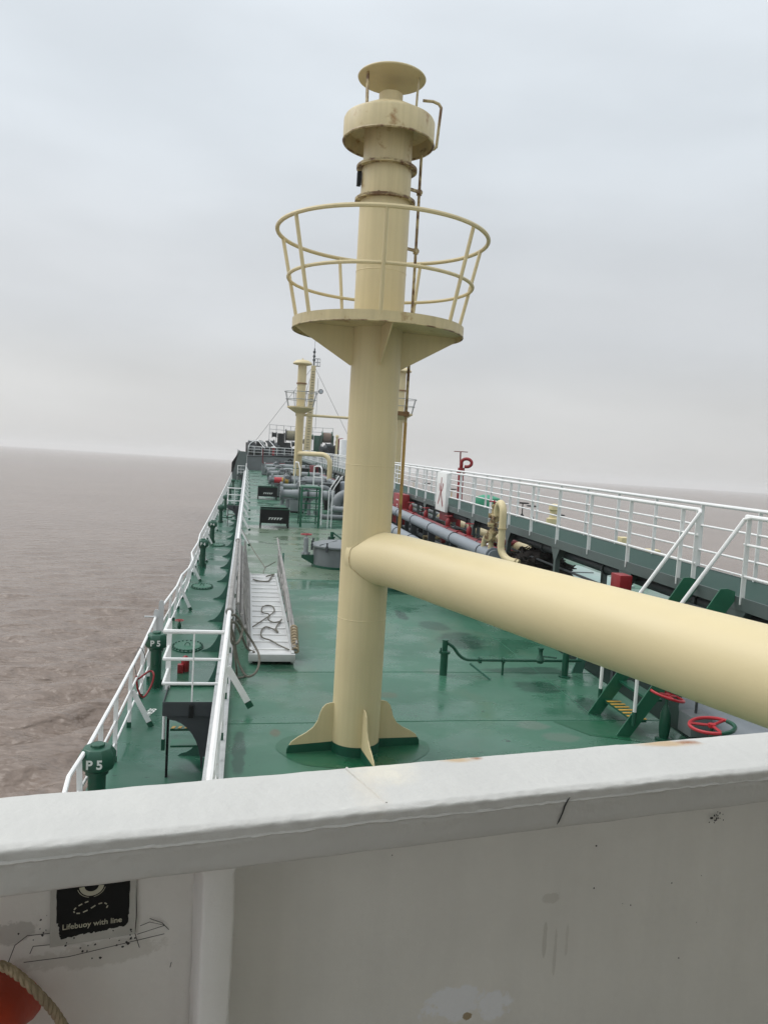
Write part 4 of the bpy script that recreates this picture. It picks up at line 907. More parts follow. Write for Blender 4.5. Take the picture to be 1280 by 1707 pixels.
# green access ladder with platform and white rails
t = thing('green_ladder', 'green vertical ladder with small platform between the drip tray and the big mast', 'ladder', (2.85, 34.5, 0))
for x in (2.46, 3.26):
    m = MB(); m.bar((x, 34.5, 0), (x, 34.5, 1.78), .10, .06, (0, 1, 0)); m.build('side_rail', 'green_mid', t, smooth=False)
for i in range(6):
    m = MB(); m.bar((2.46, 34.5, .22 + .28 * i), (3.26, 34.5, .22 + .28 * i), .07, .05); m.build('rung', 'green_mid', t, smooth=False)
m = MB(); m.bx(2.42, 3.30, 34.55, 36.0, 1.74, 1.80); m.build('platform', 'green_mid', t, smooth=False)
for x in (2.46, 3.26):
    m = MB(); m.bar((x, 35.95, 0), (x, 35.95, 1.74), .06, .06, (0, 1, 0)); m.build('leg', 'green', t, smooth=False)
m = MB(); m.tube([(3.38, 34.5, 0.1), (3.34, 34.5, 2.0), (3.30, 34.5, 2.62), (3.24, 34.6, 2.74), (3.12, 35.2, 2.72), (3.08, 35.9, 2.66), (3.08, 35.95, 1.8)], .03, 8); m.tube([(3.32, 34.5, 2.25), (3.1, 35.9, 2.2)], .018, 8); m.build('hand_rail', 'rail', t)
m = MB(); m.tube([(2.36, 34.6, 1.8), (2.33, 34.6, 2.6), (2.26, 34.7, 2.86), (2.18, 35.3, 2.86), (2.2, 35.9, 1.8)], .028, 8); m.build('hand_rail', 'rail', t)
for k, (x, lab) in enumerate(((3.72, 'left'), (3.88, 'right'))):
    m = MB(); m.tube([(x, 34.9, 0), (x, 34.9, 1.65), (x + .1, 34.9, 1.85), (x + .42, 34.9, 2.35)], .026, 8)
    tag(m.build('stair_rail', 'rail'), 'bent white stair handrail close to the big mast, %s of the two' % lab, 'handrail', 'bent stair handrails')
t = thing('pump_casing', 'dark rounded grey machine cover at the left edge of the big mast', 'machine', (4.25, 38.2, 0))
m = MB(); m.lathe([(.42, 0), (.42, 1.5), (.3, 1.75), (.1, 1.8)], (5.3, 42, 0), 20); m.build('casing', 'pipe_grey', t)
m = MB(); m.bx(4.75, 5.0, 41.5, 41.8, 0, 1.9); m.build('frame', 'black', t, smooth=False)
# green valves and dark machinery between the masts
rnd = random.Random(11)
for k, (x, y, hgt, mat, lab) in enumerate(((3.3, 43, 1.3, 'green', 'green valve on the first manifold line, left of the big mast'), (4.6, 44.5, 1.1, 'black', 'black valve between the first two manifold lines'), (2.9, 54, 1.7, 'green', 'green valve over the banded manifold line'), (3.6, 58, 1.9, 'black', 'black valve at the foot of the distant vent mast'), (4.9, 62, 2.0, 'green', 'tall green valve under the bent cream pipe'), (5.8, 66, 2.2, 'black', 'tall black valve under the bent cream pipe'), (2.2, 47, 1.0, 'grey', 'grey valve beside the second drip tray'), (2.5, 63, 1.6, 'grey', 'grey valve left of the distant vent mast'))):
    wheel_valve('cargo_valve', lab, (x, y, 0), hgt, .24, mat, 'green' if k % 2 else 'black', 'cargo valves on the manifold', body=.13)
t = thing('red_drum', 'dark red drum unit under the bent cream pipe', 'drum', (6.0, 70, 0))
m = MB(); m.lathe([(.45, 0), (.5, .1), (.5, 1.7), (.4, 1.9)], (6.0, 70, 0), 20); m.build('drum', 'red_dark', t)
m = MB(); m.bx(4.8, 5.5, 72, 72.6, 0, 1.6); m.build('cabinet', 'red_dark', t, smooth=False)
t = thing('white_tank', 'tall white tank just left of the big mast in the distance', 'tank', (8.8, 72, 0))
m = MB(); m.lathe([(.42, 0), (.42, 4.36), (.40, 4.42), (.02, 4.45)], (8.82, 72, 0), 24); m.build('shell', 'rail', t)
for zz in (1.3, 2.1, 2.9):
    m = MB(); m.torus((8.82, 72, zz), .44, .03, (0, 0, 1), 24, 6); m.build('band', 'rail', t)

# ================================================================== FORECASTLE
FZ = lambda x: 1.92 + 0.055 * min(max(x, 0), 15.6 - min(x, 15.6))
t = thing('forecastle', 'grey raised forecastle at the bow with dark flared side', 'ship bow', (7.75, 105, 0))
pl = [(0.0, 105), (0.0, 112), (1.0, 119), (3.6, 124), (7.75, 127.0), (11.9, 124), (14.5, 119), (15.5, 112), (15.5, 105)]
m = MB(); n = len(pl); vs = [(x, y, -.05) for x, y in pl] + [(x, y, FZ(x)) for x, y in pl]
m.add(vs, [(i, (i + 1) % n, n + (i + 1) % n, n + i) for i in range(n)])
top = [(x, y, FZ(x)) for x, y in pl] + [(7.75, 105, FZ(7.75)), (7.75, 127, FZ(7.75))]
m.add(top, [(0, 1, 2, 3, 4, 9), (9, 4, 5, 6, 7, 8)])
m.build('bulkhead', 'grey', t, smooth=False)
m = MB(); m.bar((0, 104.94, 1.86), (7.75, 104.94, 2.28), .1, .10); m.bar((7.75, 104.94, 2.28), (15.5, 104.94, 1.86), .1, .10); m.build('deck_edge', 'darkgrey', t, smooth=False)
m = MB()
m.prism([(-1.9, 100.6, -1.2), (-0.02, 100.6, -1.2), (-0.02, 100.6, 2.45), (-1.0, 100.6, 2.5), (-1.9, 100.6, 1.0)], (0, .08, 0))
m.prism([(-1.93, 100.6, -1.3), (-1.93, 108, -1.3), (-1.3, 108, 2.55), (-1.05, 100.6, 2.5), (-1.9, 100.6, .9)], (.06, 0, 0))
m.build('flared_side', 'beam', t, smooth=False)
m = MB(); m.tube([(-1.0, 100.55, 2.55), (-1.15, 104, 2.55), (-1.3, 108, 2.6)], .07, 8); m.build('bulwark_cap', 'lightgrey', t)
railing('forecastle_rail', 'white rail across the front edge of the forecastle', 'railing', [(0.05, 104.9), (3.5, 104.9), (6.9, 104.9)], 2.12, (1.05, .68, .30), [], None, mat='rail', rt=.035, rm=.025)
t = bpy.data.objects['forecastle_rail']
for x in (.1, .9, 1.9, 2.9, 3.9, 4.9, 5.9, 6.8):
    m = MB(); m.bar((x, 104.9, FZ(x)), (x, 104.9, 3.15), .06, .05, (0, 1, 0)); m.build('stanchion', 'rail', t, smooth=False)
m = MB(); m.tube(spline([(.1, 104.8, 2.1), (.12, 104.3, 2.9), (.3, 104.4, 3.5), (.9, 104.6, 3.9), (1.7, 104.7, 3.85), (2.3, 104.8, 3.3)], 6), .05, 8); m.tube([(.05, 104.5, 3.95), (2.0, 104.7, 3.9)], .035, 8); m.build('curved_rail', 'rail', t)
# bow rail further out
t = thing('bow_rail', 'thin grey rail round the bow behind the winches', 'railing', (7.75, 122, 2.3))
bp_ = [(3.2, 121), (5.5, 123.5), (7.75, 124.6), (10, 123.5), (13, 121)]
for i, zz in enumerate((6.6, 5.9, 5.3)):
    m = MB(); m.tube([(x, y, zz) for x, y in bp_], .035, 6); m.build('top_rail' if i == 0 else 'mid_rail', 'lightgrey', t)
for x, y in bp_ + [(4.3, 122.2), (6.6, 124.0), (8.9, 124.0), (11.5, 122.2)]:
    m = MB(); m.cyl((x, y, 2.2), (x, y, 6.6), .04, 6); m.build('stanchion', 'lightgrey', t)
def winch(loc, label, rope_mat, frame, drum_r=.72, wdt=1.5, zc=2.75):
    t = thing('mooring_winch', label, 'winch', loc, 'mooring winches on the forecastle')
    x, y, z = loc
    m = MB(); m.lathe([(drum_r * .92, -wdt / 2 + .12), (drum_r * 1.0, -wdt / 4), (drum_r * .96, wdt / 4), (drum_r * .92, wdt / 2 - .12)], (x, y, z + zc), 24, axis=(1, 0, 0)); m.build('drum', rope_mat, t)
    for s_ in (-1, 1):
        m = MB(); m.lathe([(drum_r * 1.28, -.05), (drum_r * 1.28, .05)], (x + s_ * (wdt / 2 - .06), y, z + zc), 28, axis=(1, 0, 0)); m.build('drum_flange', frame, t)
        m = MB(); m.bx(x + s_ * (wdt / 2 + .14) - .06, x + s_ * (wdt / 2 + .14) + .06, y - .5, y + .5, z, z + zc + .35); m.build('frame', frame, t, smooth=False)
    m = MB(); m.bx(x - wdt / 2 - 1.1, x - wdt / 2 - .25, y - .5, y + .45, z, z + zc + .25); m.lathe([(.45, 0), (.3, .2), (.3, .5), (.45, .7)], (x - wdt / 2 - 1.9, y, z + zc), 16, axis=(1, 0, 0)); m.build('gearbox', frame, t, bevel=.06)
    m = MB(); m.bx(x - wdt / 2 - 1.3, x + wdt / 2 + .4, y - .7, y + .7, z - .1, z + .25); m.build('base', 'darkgrey', t, smooth=False)
    return t
winch((5.95, 111, 2.2), 'dark mooring winch with olive rope drum left of the distant mast', 'drum_rope', 'black')
winch((11.1, 111, 2.2), 'mooring winch with brown rope drum and green frame right of the distant mast', 'drum_rope_brown', 'green')
t = thing('red_winch_motor', 'red winch motor beside the white tank at the bow', 'motor', (13.0, 111, 2.2))
m = MB(); m.lathe([(.5, -.7), (.6, -.6), (.6, .6), (.5, .7)], (13.0, 110.5, 4.4), 18, axis=(.4, 1, .1)); m.build('motor', 'red_dark', t)
m = MB(); m.bx(12.3, 13.7, 110.2, 111.2, 2.1, 3.9); m.build('base', 'red_dark', t, smooth=False)
t = thing('anchor_windlass', 'dark windlass and chain gear at the left of the forecastle', 'windlass', (2, 110, 2.0))
m = MB()
for (x, y, z_, r_, l_) in ((.5, 110, 3.5, .55, .9), (1.8, 111, 3.4, .5, 1.3), (3.3, 112, 3.7, .6, .9), (4.3, 110, 3.1, .6, 1.0), (1.2, 108, 2.7, .5, 1.2), (3.0, 108, 2.6, .45, 1.5)):
    m.lathe([(r_ * .8, -l_ / 2), (r_, -l_ / 2 + .1), (r_ * .7, -l_ / 4), (r_ * .7, l_ / 4), (r_, l_ / 2 - .1), (r_ * .8, l_ / 2)], (x, y, z_), 18, axis=(1, .15, 0))
m.build('drums', 'darkgrey', t)
m = MB(); m.bx(0.2, 4.9, 109.3, 111.5, 1.95, 3.0); m.bar((1.6, 109.0, 4.0), (2.6, 107.5, 3.0), .4, .1); m.bar((2.6, 109.5, 4.0), (3.4, 107.5, 3.1), .4, .1); m.build('frame', 'black', t, smooth=False)
for i, (x, lab) in enumerate(((1.3, 'left'), (2.9, 'right'))):
    m = MB(); m.bar((x, 109.2, 4.1), (x + 1.0, 107, 3.0), .07, .07); m.build('guide_bar', 'rail', t, smooth=False)
t = thing('deck_machinery', 'dark mass of winch beds, chain and rope stowage along the forecastle', 'machinery', (7, 112, 2.0))
rm = random.Random(8); m = MB(); m2 = MB()
for i in range(46):
    x, y = rm.uniform(.3, 15.0), rm.uniform(107.5, 116); h_ = rm.uniform(.6, 1.9); z0 = FZ(x)
    if i % 3: m.box((x, y, z0 + h_ / 2 - .05), (rm.uniform(.4, 1.4), rm.uniform(.4, 1.0), h_), rm.uniform(-.3, .3))
    else: m2.lathe([(.2, -.5), (.45, -.45), (.3, -.2), (.3, .2), (.45, .45), (.2, .5)], (x, y, z0 + h_), 14, axis=(1, rm.uniform(-.4, .4), .1))
m.build('beds', 'black', t, bevel=.04); m2.build('warping_drums', 'darkgrey', t)
t = thing('bollard', 'pair of dark bollards behind the forecastle rail', 'bollard', (4.4, 107, 2.2))
m = MB(); m.bx(3.6, 5.2, 106.7, 107.3, 2.1, 2.35)
for x in (4.0, 4.8): m.lathe([(.28, 2.3), (.28, 3.0), (.34, 3.02), (.34, 3.12)], (x, 107, 0), 18)
m.build('posts', 'darkgrey', t)
t = thing('hydrant', 'red hydrant with white top behind the forecastle rail', 'hydrant', (3.45, 105.6, 2.1))
m = MB(); m.lathe([(.16, 2.05), (.16, 2.9), (.24, 2.95), (.24, 3.1)], (3.45, 105.6, 0), 12); m.build('post', 'red', t)
m = MB(); m.lathe([(.34, 3.1), (.34, 3.25), (.1, 3.3)], (3.45, 105.6, 0), 12); m.build('cap', 'rail', t)
pipe_run('fire_pipe', 'red pipe running down and across the grey forecastle bulkhead', [(2.05, 104.75, 2.9), (2.05, 104.75, 1.15), (2.2, 104.75, 1.0), (6.3, 104.75, 1.12)], .07, 'red_dark', seg=8)
wheel_valve('bulkhead_valve', 'dark valve on the red pipe in front of the bulkhead', (4.3, 104.3, 0), 1.4, .2, 'darkgrey', 'black')
t = thing('goose_vent', 'black gooseneck vent against the grey bulkhead', 'vent', (5.75, 104.4, 0))
m = MB(); m.tube([(5.9, 104.4, 0)] + [(5.9, 104.4, 1.5)] + [(5.68 + .22 * math.cos(a), 104.4, 1.5 + .22 * math.sin(a)) for a in [math.pi * i / 8 for i in range(1, 9)]] + [(5.46, 104.4, 1.35)], .1, 10); m.build('pipe', 'black', t)
# foremast
t = thing('foremast', 'square tapering cream foremast with rungs, lamps and wire stays at the bow', 'mast', (8.3, 110, 2.3))
m = MB(); b0, b1 = .50, .30; X0, X1, Y_ = 8.25, 8.62, 110
m.add([(X0 + i * b0, Y_ + j * b0, 2.2) for i, j in ((-1, -1), (1, -1), (1, 1), (-1, 1))] + [(X1 + i * b1, Y_ + j * b1, 14.9) for i, j in ((-1, -1), (1, -1), (1, 1), (-1, 1))], [(0, 1, 5, 4), (1, 2, 6, 5), (2, 3, 7, 6), (3, 0, 4, 7), (4, 5, 6, 7)])
m.build('column', 'beige', t, smooth=False)
m = MB()
for i in range(30):
    z_ = 3 + .38 * i; f = (z_ - 2.2) / 12.7; xx = X0 + (X1 - X0) * f; bb = b0 + (b1 - b0) * f
    m.bx(xx - .2, xx + .2, Y_ - bb - .12, Y_ - bb - .06, z_, z_ + .05)
m.build('rungs', 'darkgrey', t, smooth=False)
m = MB(); m.cyl((8.62, 110, 14.9), (8.66, 110, 17.3), .09, 8); m.cyl((8.66, 110, 17.3), (8.68, 110, 18.6), .025, 6)
for z_ in (15.7, 16.2, 16.8): m.lathe([(.16, -.14), (.2, 0), (.16, .14)], (8.64, 110, z_), 10)
m.build('mast_lights', 'darkgrey', t)
m = MB(); m.torus((9.15, 110, 15.9), .35, .03, (0, 0, 1), 14, 6); m.torus((9.15, 110, 15.4), .35, .03, (0, 0, 1), 14, 6); m.lathe([(.4, 0), (.4, .06)], (9.15, 110, 14.85), 14)
for i in range(4): m.cyl((9.15 + .35 * math.cos(i * 1.57), 110 + .35 * math.sin(i * 1.57), 14.85), (9.15 + .35 * math.cos(i * 1.57), 110 + .35 * math.sin(i * 1.57), 15.9), .03, 6)
m.build('top_basket', 'lightgrey', t)
for x in (9.75, 7.25):
    m = MB(); m.lathe([(.15, -.2), (.33, .05), (.35, .2)], (x, 109.8, 11.4), 14, axis=(.25, -1, -.3)); m.bar((8.5, 110, 11.3), (x, 110, 11.3), .06, .06); o = m.build('floodlight', 'black', t)
    m = MB(); m.lathe([(.29, .205), (.25, .21)], (x, 109.8, 11.4), 14, axis=(.25, -1, -.3)); m.build('lens', 'lens', o)
m = MB(); m.cyl((9.3, 110, 6), (9.35, 110, 13.2), .03, 6); m.build('conduit', 'lightgrey', t)
for a, b in (((8.5, 110, 14.7), (.9, 109.5, 3.7)), ((8.8, 110, 14.7), (15.2, 109.5, 3.2)), ((8.5, 110, 14.2), (7.0, 124, 5.0))):
    m = MB(); m.cyl(a, b, .028, 6); m.build('stay_wire', 'wire', t)
t = thing('bow_post', 'thin cream post between the winch drums and the white tank', 'post', (12.0, 106, 2.1))
m = MB(); m.lathe([(.16, 2.0), (.16, 5.0), (.26, 5.05), (.2, 5.3), (.05, 5.4)], (12.0, 106, 0), 12); m.build('post', 'beige', t)

# ================================================================== CATWALK
CX0, CX1, CZ = 6.37, 7.55, 1.96
t = thing('catwalk', 'raised green grating walkway running fore and aft on grey legs', 'walkway', (6.96, 50, 0))
m = MB(); m.bx(CX0 + .012, CX1 - .012, -3, 104.5, CZ - .04, CZ); m.build('grating', 'grating', t, smooth=False)
for x in (CX0, CX1):
    m = MB(); m.bx(x - .012, x + .012, -3, 104.5, CZ - .16, CZ + .012); m.build('edge_beam', 'beam', t, smooth=False)
for k in range(34):
    y = 3.0 + 3.02 * k
    m = MB()
    for x, s_ in ((CX0 + .05, 1), (CX1 - .05, -1)):
        m.bx(x - .05, x + .05, y - .05, y + .05, 0, CZ - .16)
        m.prism([(x - .05, y - .045, CZ - .17), (x - .05, y - .045, CZ - .42), (x + .05, y - .045, CZ - .42), (x + s_ * .25, y - .045, CZ - .17)] if s_ > 0 else [(x + .05, y - .045, CZ - .17), (x + .05, y - .045, CZ - .42), (x - .05, y - .045, CZ - .42), (x - .25, y - .045, CZ - .17)], (0, .09, 0))
        m.prism([(x - .052, y - .05, CZ - .42), (x - .052, y - .22, CZ - .165), (x - .052, y + .22, CZ - .165), (x - .052, y + .05, CZ - .42)], (.02, 0, 0))
    m.bx(CX0 + .1, CX1 - .1, y - .04, y + .04, CZ - .28, CZ - .17)
    m.build('support_leg', 'beam', t, smooth=False)
for x, r_, z_ in ((6.66, .095, 1.66), (7.0, .07, 1.62)):
    m = MB(); m.cyl((x, -2, z_), (x, 104, z_), r_, 12)
    for k in range(35): m.lathe([(r_ * 1.35, -.03), (r_ * 1.35, .03)], (x, 1.2 + 3.02 * k, z_), 10, axis=(0, 1, 0))
    m.build('under_pipe', 'darkgrey', t)
m = MB(); m.cyl((6.55, -2, 1.36), (6.55, 26, 1.36), .025, 8); m.build('conduit', 'darkgrey', t)
HC = (1.06, .70, .29)
c1 = railing('walkway_rail', 'white railing on the near side of the walkway, forward of the stair gap', 'railing', [(CX0, 10.02), (CX0, 55), (CX0, 104)], CZ, HC,
        [10.06, 10.45] + [12.02 + 1.51 * i for i in range(61)], 'walkway railings', rt=.030, rm=.018, zfoot=CZ - .08)
c2 = railing('walkway_rail', 'white railing on the near side of the walkway, right of the stair gap', 'railing', [(CX0, -2), (CX0, 3), (CX0, 8.98)], CZ, HC, [-1.5, 0, 1.5, 3, 4.5, 6.0, 7.5, 8.92], 'walkway railings', rt=.030, rm=.018, zfoot=CZ - .08)
c3 = railing('walkway_rail', 'white railing along the seaward side of the walkway', 'railing', [(CX1, -2), (CX1, 50), (CX1, 104)], CZ, HC, [-1.6 + 1.49 * i for i in range(71)], 'walkway railings', rt=.030, rm=.018, zfoot=CZ - .08)
# stair down to the cargo deck
t = thing('deck_stair', 'green stair with yellow and black tread edges and white handrails down from the walkway', 'stairs', (5.7, 9.5, 0))
SA, SB = Vector((6.25, 0, 2.04)), Vector((5.02, 0, 0.0))
for y in (9.05, 9.92):
    m = MB(); w = .12
    yy = lambda x: y + .24 * (6.3 - x) / 1.3; m.prism([(x, yy(x), z_) for x, z_ in ((4.98, 0), (5.16, 0), (6.35, 1.90), (6.35, 2.03), (6.25, 2.06), (6.16, 2.05))], (0, .018, 0)); m.build('stringer', 'green_mid', t, smooth=False)
for k in range(6):
    f = (k + .75) / 6.9; x = SB.x + (SA.x - SB.x) * f + .06; z_ = 2.04 * f
    dy = .24 * (6.3 - x) / 1.3; m = MB(); m.bx(x - .02, x + .17, 9.07 + dy, 9.92 + dy, z_ - .03, z_); o = m.build('tread', 'darkgrey' if k > 3 else 'green', t, smooth=False)
    if k in (0, 5):
        q = MB()
        for j in range(7):
            y = 9.09 + dy + .118 * j; q.bx(x - .025, x + (.19 if k == 0 else .04), y, y + (.05 if k == 0 else .06), z_ + .001, z_ + .006); q.bx(x - .026, x - .0205, y, y + .055, z_ - .028, z_) if k else None
        q.build('nosing_stripe', 'yellow', o, smooth=False)
for y, y1 in ((8.98, 8.9), (9.98, 10.02)):
    m = MB(); a = Vector((CX0, y, 3.02)); b = Vector((5.12, y + .22, 1.0)) 
    m.tube([Vector((CX0, y - .12 if y < 9.5 else y + .05, 3.02)), a.lerp(b, .02), a.lerp(b, .5), b], .027, 10); m.build('hand_rail', 'rail', t)
    m = MB(); m.cyl((5.16, y + .22, .32), (5.16, y + .22, 1.04), .024, 10); o = m.build('rail_post', 'rail', t)
    q = MB(); q.lathe([(.03, .18), (.03, .36)], (5.16, y + .22, 0), 10); q.build('post_socket', 'green', o)
# 火 board on the walkway rail
t = thing('fire_board', 'white board with a dark red character for fire on the walkway rail', 'sign', (6.30, 24.4, 1.75))
m = MB(); m.bx(6.24, 6.34, 23.78, 25.05, 1.76, 3.0); m.build('panel', 'white', t, bevel=.01)
def stroke(m, pts, w):
    for (a, b), (wa, wb) in zip(zip(pts, pts[1:]), zip(w, w[1:])):
        a, b = Vector(a), Vector(b); d = (b - a).normalized(); nn = Vector((-d.y, d.x))
        wa, wb = wa * 1.6, wb * 1.6
        q = [a + nn * wa, b + nn * wb, b - nn * wb, a - nn * wa]
        m.prism([(6.2385, 24.41 - p.x * .92, 2.38 + p.y) for p in q], (-.0025, 0, 0))
m = MB()
stroke(m, [(.0, .47), (.0, .22), (-.06, -.02), (-.20, -.26), (-.36, -.42)], [.028, .03, .028, .03, .018])
stroke(m, [(.01, .08), (.08, -.12), (.20, -.30), (.34, -.46)], [.02, .03, .034, .03])
stroke(m, [(-.26, .26), (-.20, .12), (-.19, .02)], [.018, .034, .02])
stroke(m, [(.26, .28), (.18, .12), (.10, .02)], [.03, .028, .014])
m.build('painted_character', 'red', t, smooth=False)
m = MB(); m.bx(6.36, 6.7, 23.9, 24.9, 1.45, 1.75); tag(m.build('hose_box', 'red_dark'), 'dark red box under the white fire board', 'box')

# ================================================================== RIGHT SIDE PIPES AND FITTINGS
pipe_run('cargo_line', 'blue grey cargo pipe running forward under the walkway edge, upper of the two', [(5.72, 17.0, 1.30), (5.72, 60, 1.30)], .155, 'pipe_grey', fl=[((5.72, 17.1, 1.3), (0, 1, 0))], sup=[(5.72, 18.0 + 2.6 * i, 1.3) for i in range(14)], group='blue grey cargo pipes', seg=22)
pipe_run('cargo_line', 'blue grey cargo pipe running forward, lower and thicker of the two', [(5.22, 16.0, .80), (5.22, 34, .80)], .20, 'pipe_grey', fl=[((5.22, 16.1, .8), (0, 1, 0))], sup=[(5.22, 17.2 + 2.2 * i, .8) for i in range(7)], group='blue grey cargo pipes', seg=22)
pipe_run('fire_main', 'dark red fire main pipe beside the blue grey pipe', [(6.10, 17.6, 1.30), (6.10, 70, 1.30)], .10, 'red_dark', fl=[((6.10, 17.9, 1.3), (0, 1, 0)), ((6.10, 21.5, 1.3), (0, 1, 0)), ((6.10, 27.5, 1.3), (0, 1, 0))], sup=[(6.10, 19.5 + 3.1 * i, 1.3) for i in range(8)])
m = MB(); m.lathe([(.13, -.04), (.13, .04)], (6.10, 18.6, 1.3), 16, axis=(0, 1, 0)); tag(m.build('pipe_band', 'rail'), 'white band around the dark red fire main', 'band')
for i, (y, lab) in enumerate(((20.6, 'nearest red valve on the fire main'), (25.9, 'red valve on the fire main left of the white fire board'), (22.9, 'red valve on the fire main below the white fire board'), (28.4, 'farthest red valve on the fire main, beside the red locker'))):
    wheel_valve('fire_valve', lab, (6.14, y, 1.38), .34, .12, 'red', 'red', 'red valves on the fire main', body=.08)
t = thing('red_locker', 'tall red locker with white marks under the walkway, left of the fire board', 'locker', (6.1, 30.2, 0))
m = MB(); m.bx(5.93, 6.30, 29.5, 30.9, .75, 1.93); m.build('cabinet', 'red', t, bevel=.015)
m = MB()
for i in range(5): m.bx(5.926, 5.930, 30.0 + .04 * (i % 2), 30.14, 1.12 + .09 * i, 1.17 + .09 * i)
m.bx(5.926, 5.930, 29.9, 30.3, 1.68, 1.72); m.build('white_marks', 'mark', t, smooth=False)
m = MB(); m.bx(6.0, 6.06, 29.6, 29.66, 0, .75); m.bx(6.0, 6.06, 30.74, 30.8, 0, .75); m.build('legs', 'darkgrey', t, smooth=False)
t = thing('red_box', 'red box on a post beside the walkway leg near the stair', 'box', (6.0, 11.5, 0))
m = MB(); m.bx(5.94, 6.15, 11.38, 11.70, 1.48, 1.83); m.build('box', 'red', t, bevel=.01)
m = MB(); m.bx(6.0, 6.08, 11.48, 11.56, 0, 1.45); m.build('post', 'darkgrey', t, smooth=False)
# cream crossover with relief valve
t = thing('relief_valve', 'cream bent pipe with bolted relief valve and dark red handwheel beside the walkway', 'valve', (5.75, 17.0, 0))
bend = [(5.72, 16.62, 2.30)] + [(5.72, 16.62 + .22 * (1 - math.cos(a)), 2.30 + .26 * math.sin(a)) for a in [math.pi * i / 10 for i in range(1, 10)]] + [(5.72, 17.06, 2.26)]
m = MB(); m.tube([(5.98, 16.1, 1.30), (5.86, 16.22, 1.32)] + [(5.86 - .14 * math.sin(a), 16.22 + .40 * math.sin(a), 1.32 + .28 * (1 - math.cos(a))) for a in [i / 6 * math.pi / 2 for i in range(1, 7)]] + bend, .082, 16); m.build('bent_pipe', 'beige', t)
m = MB(); m.lathe([(.066, .85), (.066, 1.66)], (5.72, 17.35, 0), 16); m.build('inlet_pipe', 'beige', t)
m = MB(); m.lathe([(.12, 1.64), (.12, 1.69), (.075, 1.70), (.085, 1.80), (.13, 1.81), (.13, 1.86), (.07, 1.87), (.06, 1.97), (.11, 1.98), (.11, 2.02), (.13, 2.02), (.13, 2.06), (.075, 2.07), (.065, 2.20), (.10, 2.21), (.10, 2.25), (.05, 2.27), (.045, 2.44), (.07, 2.45), (.07, 2.48), (.03, 2.5)], (5.72, 17.30, 0), 16)
for zz in (1.665, 1.835, 2.02, 2.23):
    for i in range(7):
        a = i * .9; m.lathe([(.016, -.055), (.016, .055)], (5.72 + .105 * math.cos(a), 17.30 + .105 * math.sin(a), zz), 6)
m.lathe([(.06, -.02), (.06, .16), (.10, .17), (.10, .21)], (5.72, 17.30, 1.75), 14, axis=(-.7, -.7, 0)); m.lathe([(.07, 0), (.07, .24)], (5.72, 17.06, 2.17), 14, axis=(0, 1, 0)); m.lathe([(.10, 0), (.10, .03)], (5.72, 17.06, 2.26), 14, axis=(0, 0, -1))
m.bar((5.72, 17.22, 2.44), (5.72, 17.22, 2.05), .02, .02); m.bar((5.72, 17.38, 2.44), (5.72, 17.38, 2.05), .02, .02)
m.build('valve_body', 'beige_rust', t)
m = MB(); m.tube([(5.72, 17.36, 1.74), (5.70, 17.45, 1.74)] + [(5.70, 17.45 + .38 * math.sin(a), 1.44 + .30 * math.cos(a)) for a in [i / 7 * math.pi / 2 for i in range(1, 8)]] + [(5.70, 17.83, 1.15)], .068, 14); m.build('side_bend', 'beige', t)
m = MB(); m.torus((5.72, 17.30, 2.56), .12, .014, (.1, 0, 1), 20, 6); m.cyl((5.60, 17.30, 2.56), (5.84, 17.30, 2.56), .011, 6); m.cyl((5.72, 17.18, 2.56), (5.72, 17.42, 2.56), .011, 6); m.lathe([(.02, 2.48), (.02, 2.6)], (5.72, 17.30, 0), 8); m.build('handwheel', 'red', t)
m = MB()
for (c, a_) in (((5.93, 16.15, 1.305), (.7, -.7, -.1)), ((5.70, 17.83, 1.20), (0, 0, 1)), ((5.70, 17.83, 1.28), (0, 0, 1)), ((5.72, 16.62, 2.0), (0, 0, 1)), ((5.72, 17.35, 1.2), (0, 0, 1))): m.lathe([(.082, -.012), (.105, -.012), (.105, .012), (.082, .012)], c, 16, axis=a_)
m.build('flanges', 'beige_rust', t)
# cream pipe under the walkway, net, board, dark valves
pipe_run('under_walkway_pipe', 'cream pipe lying fore and aft under the walkway behind the dark net', [(8.5, 20.2, .8), (8.5, 33, .8)], .20, 'beige_worn', sup=[(8.5, 22, .8), (8.5, 28, .8)])
t = MB(); rn = random.Random(5)
vs, fs = [], []; na, nb = 34, 14
for j in range(nb + 1):
    for i in range(na):
        a = 2 * math.pi * i / na; b = j / nb * math.pi / 2
        p = Vector((math.cos(a) * math.cos(b), math.sin(a) * math.cos(b), math.sin(b)))
        k = 1 + .35 * noise.noise(p * 3.1) + .18 * noise.noise(p * 9)
        vs.append((6.9 + .62 * p.x * k, 17.2 + 1.15 * p.y * k, .85 + .62 * p.z * k))
for j in range(nb):
    for i in range(na): fs.append((j * na + i, j * na + (i + 1) % na, (j + 1) * na + (i + 1) % na, (j + 1) * na + i))
t.add(vs, fs); t.bx(6.45, 7.4, 16.2, 18.2, 0, .86)
for q in range(60):
    a = rn.uniform(0, 6.28); b = rn.uniform(.1, 1.3); P = []
    for s_ in range(5):
        aa, bb = a + s_ * .22 * rn.choice((1, 1, -1)), b + rn.uniform(-.2, .2)
        p = Vector((math.cos(aa) * math.cos(bb), math.sin(aa) * math.cos(bb), math.sin(bb))); k = 1.04 + .35 * noise.noise(p * 3.1) + .18 * noise.noise(p * 9)
        P.append((6.9 + .62 * p.x * k, 17.2 + 1.15 * p.y * k, .85 + .62 * p.z * k))
    t.tube(spline(P, 3), .013, 5)
tag(t.build('net_pile', 'net'), 'heap of dark brown netting under the walkway', 'net')
t = thing('green_cover', 'pale green flat cover lying on a low box under the walkway', 'cover', (8.4, 18.6, 0))
